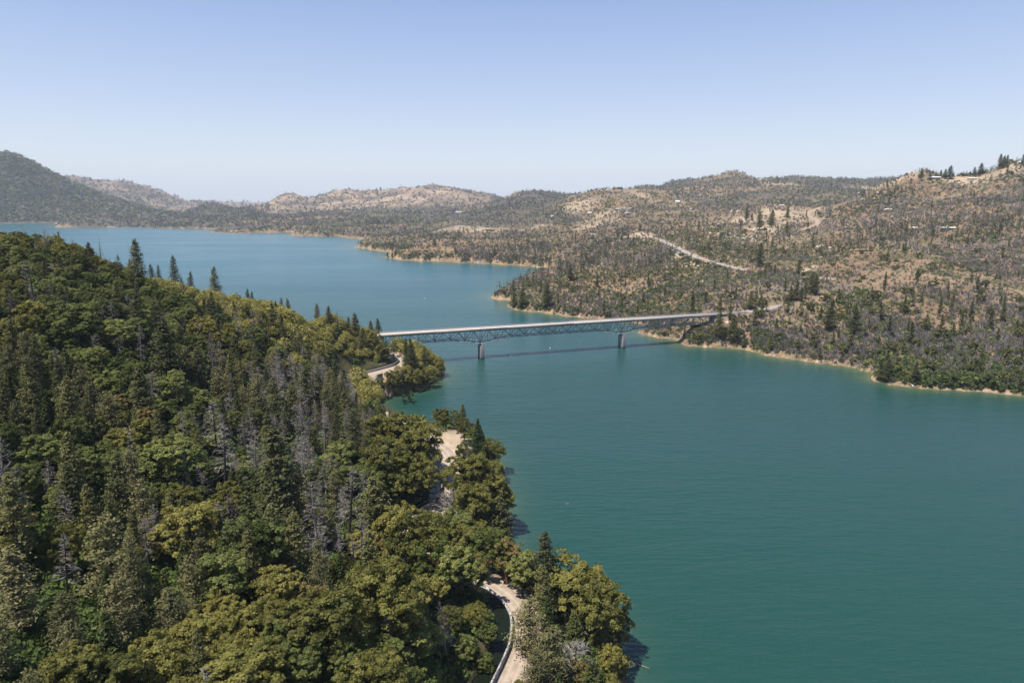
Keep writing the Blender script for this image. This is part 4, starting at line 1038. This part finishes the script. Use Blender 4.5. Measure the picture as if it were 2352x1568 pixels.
# grey burnt brush
x, y, z, sd, ba, go, of = sample(62000, RL)
pt = patch(x, y, 81, 90)+.5*patch(x, y, 82, 400)
prob = np.clip(.36+pt*2.2, .12, 1)*(1-ba*.95)*(1-go*.8)*np.where(mount(x, y), .35, 1)*np.clip((y-380)/260, .7, 1)
k = cull(x, y, z, sd, ba, go, prob); x, y, z = x[k], y[k], z[k]; n = len(x)
sc = np.maximum(RNG.uniform(1.8, 4.6, n), y*RNG.uniform(.0028, .0048, n))
replicate('burnt_brush', [base_twig(20, 360+i, .030) for i in range(5)], np.stack([x, y, z-.1], -1), sc, RNG.normal(size=n)*.2, M['brush_dead'], .9)

# ------------------------------------------------------------------ trees of the far hills
hills_items = []
def hill_hand(kind, px, t, b, lab, grp, w=1.0):
    h = hit(px, b, 400)
    if h is None: return
    ht = PD(px, t, h[1])[2]-h[2]; hills_items.append((h[0], h[1]))
    q_ = PROTO['pine_far']
    if kind == 'pine_far': PROTO['pine_far'] = PROTO['pine']
    plant(kind, h[0], h[1], h[2]-.3, max(ht, 3), lab, grp, w*1.3); PROTO['pine_far'] = q_
G2 = 'pines standing on the right ridge line'
for px, t, b, w, lab in [(2114,386,412,1.2,'leftmost pine on the right ridge, left of the white roofed house'),(2159,390,410,1,'small ridge pine just right of the white roofed house'),(2170,388,409,1.1,'second ridge pine right of the white roofed house'),
 (2181,380,409,1.3,'tallest of the ridge pines right of the white roofed house'),(2135,392,411,.9,'small ridge pine left above the white roofed house'),(2237,383,402,1,'dark narrow pine left of the leaning ridge pine'),(2252,374,399,1.3,'full pine above the pale shed on the ridge'),
 (2296,353,386,.9,'tallest narrow pine near the top right corner'),(2304,357,384,1,'ragged pine right of the tallest narrow ridge pine'),(2311,355,380,.8,'slim pine in the ragged ridge group'),(2349,352,376,1,'pine cut by the right edge on top of the ridge')]:
    hill_hand('pine_far', px, t, b+3, lab, G2, w)
for px, t, b, w, lab in [(1744,485,529,1.2,'large dark pine at the left front of the grassy knoll'),(1772,481,523,1.2,'large dark pine in the middle of the grassy knoll'),(1714,476,508,1,'dark pine at the left of the grassy knoll, behind the two large ones'),(1727,488,508,.9,'small pine right of the left knoll pine'),
 (1807,507,535,1.1,'low full pine at the right front of the grassy knoll'),(1808,474,505,.8,'open pine near the back of the grassy knoll'),(1744,557,613,.9,'lone tall dark pine below the grassy knoll'),(1862,625,675,1,'tall pine before the white cut bank'),(1872,630,678,1,'pine right of the tall one before the white cut bank'),(1850,640,672,1,'pine left of the tall one before the white cut bank'),
 (1815,655,693,1,'left pine of the trio above the road'),(1828,642,690,1,'middle pine of the trio above the road'),(1840,660,692,1.1,'right pine of the trio above the road'),(1724,667,712,1,'pine just behind the right end of the bridge'),(1258,650,706,1.2,'dark pine on the shore of the reddish promontory'),
 (1180,668,706,1,'left thin pine near the tip of the promontory'),(1200,658,707,1,'second thin pine near the tip of the promontory'),(1310,606,645,1.3,'dark pine clump on the back of the promontory'),(1652,712,775,1,'pine rising in front of the right bridge abutment'),(1684,722,790,1,'pine right of the one in front of the abutment'),
 (2098,830,880,1,'tall pine behind the right shore notch'),(2020,828,874,.9,'pine at the shore notch'),(2035,822,878,1,'fuller pine right of the one at the shore notch'),(1902,692,760,1,'dark tall pine on the lower right hillside'),(1960,700,770,1,'dark tall pine right of the winding gully'),(890,577,592,1,'left pine on the narrow spit'),(901,580,593,1,'right pine on the narrow spit')]:
    hill_hand('pine_far', px, t, b, lab, 'pines picked out on the far hills', w)
hill_hand('snag_far', 1136, 657, 682, 'bare snag at the very tip of the promontory', 'burnt trunks on the far hills')
x, y, z, sd, ba, go, of = sample(60000, RL)
k = cull(x, y, z, sd, ba, go, (1-ba)*(1-go*.7)*np.clip(.5+2.2*patch(x, y, 91, 260), .03, 1)); X_, Y_, Z_, SDp = x[k], y[k], z[k], sd[k]
g2 = {}
def thin(xs, ys, zs, rfac, cap, lim):
    out = []; gg = {}
    for a, b, c in zip(xs, ys, zs):
        if b > lim: continue
        r = rfac*b; key = (int(a//25), int(b//25)); bad = False
        for i in (-1, 0, 1):
            for j in (-1, 0, 1):
                for (p, q) in gg.get((key[0]+i, key[1]+j), ()):
                    if (p-a)**2+(q-b)**2 < r*r: bad = True
        if bad: continue
        gg.setdefault(key, []).append((a, b)); out.append((a, b, c))
        if len(out) >= cap: break
    return out
far_p = thin(X_, Y_, Z_, .030, 262, 1500)
far_p.sort(key=lambda t: t[1]); pi_ = far_p
print('far pines', len(pi_), pi_[-1][1])
labs = label_all([('pine_far', *proj(*t)) for t in pi_])
for t, lb in zip(pi_, labs): plant('pine_far', t[0], t[1], t[2]-.3, random.uniform(7, 17), lb, 'pines scattered over the far hills', random.uniform(.85, 1.3))
x, y, z, sd, ba, go, of = sample(30000, RL)
k = cull(x, y, z, sd, ba, go, (1-ba)*np.clip(.5+2*patch(x, y, 95, 200), .05, 1)); fs = thin(x[k], y[k], z[k], .022, 290, 1700)
fs.sort(key=lambda t: t[1]); si_ = fs; labs = label_all([('snag_far', *proj(*t)) for t in si_])
for t, lb in zip(si_, labs): plant('snag_far', t[0], t[1], t[2]-.3, random.uniform(5, 13), lb, 'burnt trunks on the far hills', 1)
x, y, z, sd, ba, go, of = sample(9000, RL)
k = cull(x, y, z, sd, ba, go, (1-ba)*np.clip(.25+2.4*patch(x, y, 97, 180), .03, 1)+.2*(sd < 14)); fo = thin(x[k], y[k], z[k], .042, 290, 1900)
fo.sort(key=lambda t: t[1]); oi_ = fo; labs = label_all([('oak_far', *proj(*t)) for t in oi_])
for t, lb in zip(oi_, labs): plant('oak_far', t[0], t[1], t[2]-.3, random.uniform(4, 8)*(1.15 if t[1] < 650 else 1), lb, 'rounded oaks on the far hills', 1)
def stuffpts(n, prob, mask=None, extra=None):
    x, y, z, sd, ba, go, of = sample(n, RL if mask is None else mask, extra); k = cull(x, y, z, sd, ba, go, prob(x, y, ba, go)); return x[k], y[k], z[k]
x, y, z = stuffpts(15000, lambda x, y, ba, go: (1-ba)*(1-go*.85)*np.clip(.45+2.4*patch(x, y, 99, 260), .03, 1), extra=(YY[:-1, :-1] > 850)*(.6+1.0*(YY[:-1, :-1] > 2500)))
replicate('distant_pines', [base_con(22, 400+i) for i in range(4)], np.stack([x, y, z], -1), np.maximum(RNG.uniform(8, 16, len(x)), y*.0034*RNG.uniform(.7, 1.4, len(x))), RNG.normal(size=len(x))*.15, M['pine'])
x, y, z = stuffpts(9000, lambda x, y, ba, go: (1-ba)*(1-go*.9)*np.clip(.6+2*patch(x, y, 100, 260), .05, 1), extra=(YY[:-1, :-1] > 900)*1.0)
replicate('distant_bare_trees', [base_twig(9, 420+i, .014) for i in range(4)], np.stack([x, y, z], -1), np.maximum(RNG.uniform(5, 10, len(x)), y*.0034), RNG.normal(size=len(x))*.2-.1, M['brush_dead'])
# trees on the crests, standing up against the sky
crest = (SL[:-1, :-1] > run[-1][None, :-1]-2.0/DD[:-1, :-1]) & (YY[:-1, :-1] > 1100)
x, y, z = stuffpts(1500, lambda x, y, ba, go: .35+.65*(patch(x, y, 101, 120) > 0), mask=RL*crest)
replicate('crest_trees', [base_con(22, 440+i) for i in range(3)]+[base_clump(14, .22, 450)], np.stack([x, y, z], -1), np.maximum(RNG.uniform(5, 12, len(x)), y*.0030*RNG.uniform(.6, 1.6, len(x))), RNG.normal(size=len(x))*.15-.1, M['pine'])

# ------------------------------------------------------------------ boulders
def boulder_mesh(seed):
    import bmesh
    rng = np.random.default_rng(seed); bm = bmesh.new(); bmesh.ops.create_icosphere(bm, subdivisions=2, radius=1)
    ks = rnd_unit(6, rng)
    for v in bm.verts:
        c = np.array(v.co); f = 1+.0
        for q in ks:
            d = c@q
            if d > .55: c = c-q*(d-.55)*.85
        v.co = c*np.array([1.2, .9, .75])*(1+rng.normal()*.04)
    me_ = bpy.data.meshes.new('boulder'); bm.to_mesh(me_); bm.free(); me_.materials.append(M['rock']); return me_
BM_ = [boulder_mesh(500+i) for i in range(5)]
rocks = []
for px, py, n, sp, r in [(1610,650,3,10,1.6),(1480,560,5,14,1.6),(1470,552,4,8,1.8),(1720,548,10,16,2.2),(1690,545,8,16,2),(1640,540,7,18,1.8),(1900,568,5,9,2.6),(1885,565,3,7,2.3),(1740,556,5,12,1.8),(1655,515,6,12,2),(1690,487,4,6,2.6),(1697,486,2,3,3.2),(1600,560,5,12,1.8),
 (1590,610,5,14,1.7),(1545,580,4,10,1.6),(1380,430,5,25,3.5),(1400,445,6,30,3),(1965,446,8,22,2.8),(1950,455,6,14,2.6),(2046,482,3,5,3.2),(2050,497,2,8,2.4),(1700,775,5,8,1.0),(1668,742,6,5,1.1),(2110,882,6,12,.6),(2230,895,5,14,.6),(1870,828,4,12,.6),(1340,728,4,12,.7),(1395,732,4,8,.8),(1240,712,3,10,.7),
 (1000,599,4,18,1.6),(700,539,3,12,2.2),(530,533,4,16,3.2),(1560,536,4,14,1.6),(1440,530,4,14,1.8),(1830,545,5,20,1.8),(1190,478,3,12,3),(2070,405,6,20,5)]:
    for i in range(n):
        a, b = px+random.gauss(0, sp), py+random.gauss(0, sp*.22); h = hit(a, b, 400)
        if h and h[2] > .1: rocks.append((h, r*random.uniform(.7, 1.7), a, b))
labs = label_all([('rock', a, b) for _, _, a, b in rocks])
for (h, r, a, b), lb in zip(rocks, labs):
    o = obj('boulder', random.choice(BM_)); o.location = (h[0], h[1], h[2]+r*.15); o.scale = (r*random.uniform(.9, 1.5), r, r*random.uniform(.7, 1.1)); o.rotation_euler = (0, 0, random.random()*6.28)
    tag(o, lb, 'boulder', 'pale boulders on the far hills')

# ------------------------------------------------------------------ buildings
def house(px, py, w, d, h, label, rot=0, roof='roofw', wall='wallt', name='house', cat='house', hip=False, over=.6, rise=1.2):
    q = hit(px, py, 400)
    if q is None: return
    x, y, z = q; e = bpy.data.objects.new(name, None); COL.objects.link(e); e.location = (x, y, z-.3); e.rotation_euler = (0, 0, radians(rot)); tag(e, label, cat)
    mb = MB(); mb.box((0,0,h/2-1), (w/2,0,0), (0,d/2,0), (0,0,h/2+1)); mb.build('wall', M[wall], e)
    W2, D2 = w/2+over, d/2+over; ins = D2*.9 if hip else 0; b = MB()
    b.v = [np.array(v, float) for v in [(-W2,-D2,h),(W2,-D2,h),(W2,D2,h),(-W2,D2,h),(-W2+ins,0,h+rise),(W2-ins,0,h+rise),(-W2,-D2,h+.2),(W2,-D2,h+.2),(W2,D2,h+.2),(-W2,D2,h+.2)]]
    me_ = bpy.data.meshes.new('roof'); me_.from_pydata([tuple(v) for v in b.v], [], [(3,2,1,0),(0,1,7,6),(1,2,8,7),(2,3,9,8),(3,0,6,9),(6,7,5,4),(8,9,4,5),(7,8,5),(9,6,4)]); me_.materials.append(M[roof]); obj('roof', me_, e)
    nw = max(1, int(w/4.5))
    for i in range(nw):
        cx = -w/2+(i+.5)*w/nw; mb = MB(); mb.box((cx, -d/2-.03, h*.55), (.6,0,0), (0,.04,0), (0,0,.5)); mb.build('window', M['window'], e)
    mb = MB(); mb.box((w*.5-.9, -d/2-.03, 1.05), (.45,0,0), (0,.04,0), (0,0,1.05)); mb.build('door', M['darkwall'], e)
    return e
house(2145,411,21,9,3.2,'long white roofed house on top of the right ridge', -8, 'white', 'darkwall', over=1.4, rise=1.6)
house(2233,414,15,8,4.2,'pale metal shed on the bare ridge slope', -6, 'white', 'wallt', 'shed', 'shed')
house(2240,402,8,5,2.6,'small white roofed hut above the pale ridge shed', 0, 'white', 'wallt', 'hut', 'shed')
house(2343,377,8,6,4,'white gabled hut at the top right edge of the ridge', 20, 'white', 'white', 'hut', 'shed', rise=2.2)
house(2178,528,18,9,3.4,'long pale roofed house among trees on the right hillside', -10, 'roofw', 'darkwall')
house(2099,527,9,7,3,'small white roofed house left of the long one on the right hillside', 15, 'white', 'wallt')
house(1356,491,22,14,3.6,'hip roofed house on the tan clearing in the distance', 5, 'roofw', 'wallt', hip=True, rise=3)
house(1440,493,11,8,5,'tan block house below the others on the distant clearing', 12, 'roofw', 'wallt')
house(1419,482,18,9,3.4,'dark walled long house in the distance behind the clearing', -5, 'roofw', 'darkwall')
house(1434,481,9,7,3.4,'white house between the long house and the domed one', 8, 'white', 'wallt')
house(1446,481,10,8,4,'white house right end of the distant row', 20, 'white', 'white')
house(1556,467,14,10,6,'white gabled house on the distant wooded slope', 15, 'white', 'wallt', rise=4)
house(1587,480,16,9,4,'white building with rusty roof on the distant slope', -8, 'rust', 'white')
house(1605,451,14,8,4,'pale distant house high below the far crest', 0, 'white', 'wallt')
house(1057,489,44,14,7,'long white barn roof in the far distance', -12, 'white', 'white', 'barn', 'barn')
house(1124,530,24,8,4,'long reddish brown building on the distant tan slope', -10, 'rust', 'darkwall')
house(1162,531,16,8,3.5,'dark building on the distant tan slope', 5, 'darkwall', 'darkwall')
house(1100,531,12,6,3,'small pale building left of the reddish brown one', -5, 'white', 'wallt')
house(1269,498,12,8,4,'small white house on the distant slope above the inlet', 0, 'white', 'white')
house(1361,541,10,7,2.6,'low pale building half hidden in scrub left of the highway', 10, 'roofw', 'wallt')
house(1795,474,9,6,2.5,'small pale house at the back of the grassy knoll', 0, 'white', 'wallt')
def vehicle(px, py, L, label, body, name, cat, rot):
    q = hit(px, py, 400)
    if q is None: return
    e = bpy.data.objects.new(name, None); COL.objects.link(e); e.location = (q[0], q[1], q[2]); e.rotation_euler = (0, 0, radians(rot)); tag(e, label, cat)
    mb = MB(); prof = [(-.5,.35),(-.5,1.0),(-.42,2.1),(.22,2.1),(.30,1.35),(.48,1.15),(.5,.35)] if name != 'camper_trailer' else [(-.5,.45),(-.5,2.3),(-.44,2.6),(.40,2.6),(.5,1.9),(.5,.45)]
    n = len(prof)
    for s_ in (-1.05, 1.05):
        for a, zz in prof: mb.v.append(np.array([a*L, s_, zz]))
    fcs = [list(range(n-1, -1, -1)), list(range(n, 2*n))]+[[i, (i+1) % n, n+(i+1) % n, n+i] for i in range(n)]
    me_ = bpy.data.meshes.new('body'); me_.from_pydata([tuple(v) for v in mb.v], [], fcs); me_.materials.append(M[body]); obj('body', me_, e)
    for a in (-.3, .3):
        for s_ in (-1.0, 1.0):
            w_ = MB(); w_.tube([(a*L, s_*.98, .36), (a*L, s_*1.12, .36)], [.36, .36], 10); w_.build('wheel', M['charred'], e)
    w_ = MB(); w_.box((0, -1.06, 1.7), (L*.2,0,0), (0,.02,0), (0,0,.25)); w_.build('window', M['window'], e)
vehicle(1734,529,6.5,'white camper trailer parked on the front dirt pad of the knoll','white','camper_trailer','trailer',8)
vehicle(1729,507,6.0,'blue van parked on the left dirt pad of the knoll','blue','parked_van','van',-5)
vehicle(1741,528,4.8,'dark car parked beside the camper trailer under the large pine','darkwall','parked_car','car',0)

# ------------------------------------------------------------------ small things on the water
for px, py, lab in [(1166,815,'white mooring buoy right of the left bridge pier'),(1263.6,801,'white mooring buoy midway between the two bridge piers'),(976,686,'white buoy out on the open lake beyond the bridge')]:
    e = bpy.data.objects.new('buoy', None); COL.objects.link(e); e.location = W(px, py, 0); tag(e, lab, 'buoy', 'white buoys on the lake'); e.rotation_euler = (radians(6), radians(-4), 0)
    mb = MB(); mb.lathe([(.02,-.6),(.32,-.5),(.36,0),(.34,.9),(.24,1.35),(.02,1.45)], 12); mb.build('float', M['white'], e)
    mb = MB(); mb.lathe([(.37,.25),(.38,.3),(.38,.5),(.37,.55)], 12); mb.build('band', simple('orange_band', (.6,.22,.05), .5, .05, 1), e)
lg = MB(); a = W(1452, 1522, .15); b = W(1492, 1534, .1); lg.tube([a, ((a[0]+b[0])/2, (a[1]+b[1])/2+.15, .12), b], [.22, .2, .1], 7)
tag(lg.build('floating_log', M['greybark']), 'thin brown log floating beside the lower point at the bottom', 'log')
lg = MB(); a = W(979, 1157, 0); a = W(1300, 1156, .05); lg.tube([a, (a[0]+1.2, a[1]+.1, .06)], [.07, .05], 6); 
tag(lg.build('floating_stick', M['wallt']), 'tiny pale stick drifting on the lake right of the wooded point', 'stick')
# fallen trunks on the promontory
logs = []
for i, (px, py, L, r) in enumerate([(1520,640,9,8),(1545,641,7,-5),(1740,690,7,10),(1990,640,8,20),(2060,700,8,-20),(2120,760,9,5),(1480,660,7,15),(2080,748,7,-5)]):
    h = hit(px, py, 400)
    if h:
        mb = MB(); mb.tube([(-L/2,0,.3), (0,.1,.35), (L/2,0,.3)], [.28, .24, .14], 6); o = mb.build('fallen_trunk', M['charred']); o.location = h; o.rotation_euler = (0, 0, radians(r)); logs.append((o, px, py))
LOOK['log'] = 'dark fallen trunk on bare ground'
for (o, px, py), lb in zip(logs, label_all([('log', a, b) for _, a, b in logs])): tag(o, lb, 'fallen trunk', 'fallen trunks on the far hills')
# roof sheet of the canal works glimpsed in the trees
q = hit(790, 914, 200)
# utility poles by the road right of the bridge
for px, t, b, lab in [(1701,716,772,'left wooden utility pole beside the road right of the bridge'),(1707,712,776,'right wooden utility pole beside the road right of the bridge')]:
    h = hit(px, b, 400); ht = PD(px, t, h[1])[2]-h[2]
    e = bpy.data.objects.new('utility_pole', None); COL.objects.link(e); e.location = h; tag(e, lab, 'utility pole', 'utility poles by the road')
    mb = MB(); mb.tube([(0,0,-.5), (0,0,ht)], [.2, .14], 8); mb.build('pole', M['bark'], e)
    mb = MB(); mb.box((0,0,ht-.8), (1.5,.0,0), (0,.07,0), (0,0,.08)); mb.build('crossarm', M['bark'], e)

# ------------------------------------------------------------------ light, sky, air
EL, AZ = radians(66), radians(36)
sdir = (-cos(EL)*cos(AZ), -cos(EL)*sin(AZ), sin(EL))
ld = bpy.data.lights.new('sun', 'SUN'); ld.energy = 5.0; ld.angle = radians(.5); ld.color = (1, .955, .89)
lo_ = bpy.data.objects.new('sun', ld); COL.objects.link(lo_)
from mathutils import Vector
lo_.rotation_euler = Vector(sdir).to_track_quat('Z', 'Y').to_euler()
w = bpy.data.worlds.new('World'); S.world = w; w.use_nodes = True; nt = w.node_tree
sky = nt.nodes.new('ShaderNodeTexSky'); sky.sky_type = 'NISHITA'; sky.sun_disc = False; sky.sun_elevation = EL
sky.sun_rotation = math.atan2(sdir[0], sdir[1]) % (2*pi)
sky.altitude = 300; sky.air_density = 1.0; sky.dust_density = 1.6; sky.ozone_density = 1.8
tcw = nt.nodes.new('ShaderNodeTexCoord'); sz = nt.nodes.new('ShaderNodeSeparateXYZ'); nt.links.new(tcw.outputs['Generated'], sz.inputs[0])
K = .95/1.516/.15
grad = ramp(nt, sz.outputs[2], [(0, (.80*K,.83*K,.90*K)), (.05, (.74*K,.80*K,.90*K)), (.13, (.54*K,.64*K,.86*K)), (.26, (.32*K,.44*K,.76*K)), (.45, (.14*K,.26*K,.58*K)), (1, (.07*K,.15*K,.42*K))])
nt.links.new(mixc(nt, .8, sky.outputs[0], grad), nt.nodes['Background'].inputs[0]); nt.nodes['Background'].inputs[1].default_value = .15
mb = MB(); mb.box((0, 8000, 255), (12500,0,0), (0,8300,0), (0,0,270))
hz = mb.mesh('haze', None); m, nt, p = mat('air_haze'); nt.nodes.remove(p); pv = nt.nodes.new('ShaderNodeVolumePrincipled')
pv.inputs['Color'].default_value = (.78, .88, 1, 1); pv.inputs['Density'].default_value = 4.2e-5; pv.inputs['Anisotropy'].default_value = 0
nt.links.new(pv.outputs[0], nt.nodes['Material Output'].inputs['Volume']); hz.materials.append(m)
tag(obj('haze', hz), kind='stuff')
S.view_settings.view_transform = 'Standard'; S.view_settings.look = 'None'; S.view_settings.exposure = .6; S.view_settings.gamma = 1
S.cycles.max_bounces = 6; S.cycles.diffuse_bounces = 2; S.cycles.glossy_bounces = 2; S.cycles.transmission_bounces = 3; S.cycles.volume_bounces = 0
for o in COL.objects:
    if o.type == 'EMPTY': o.empty_display_size = .1
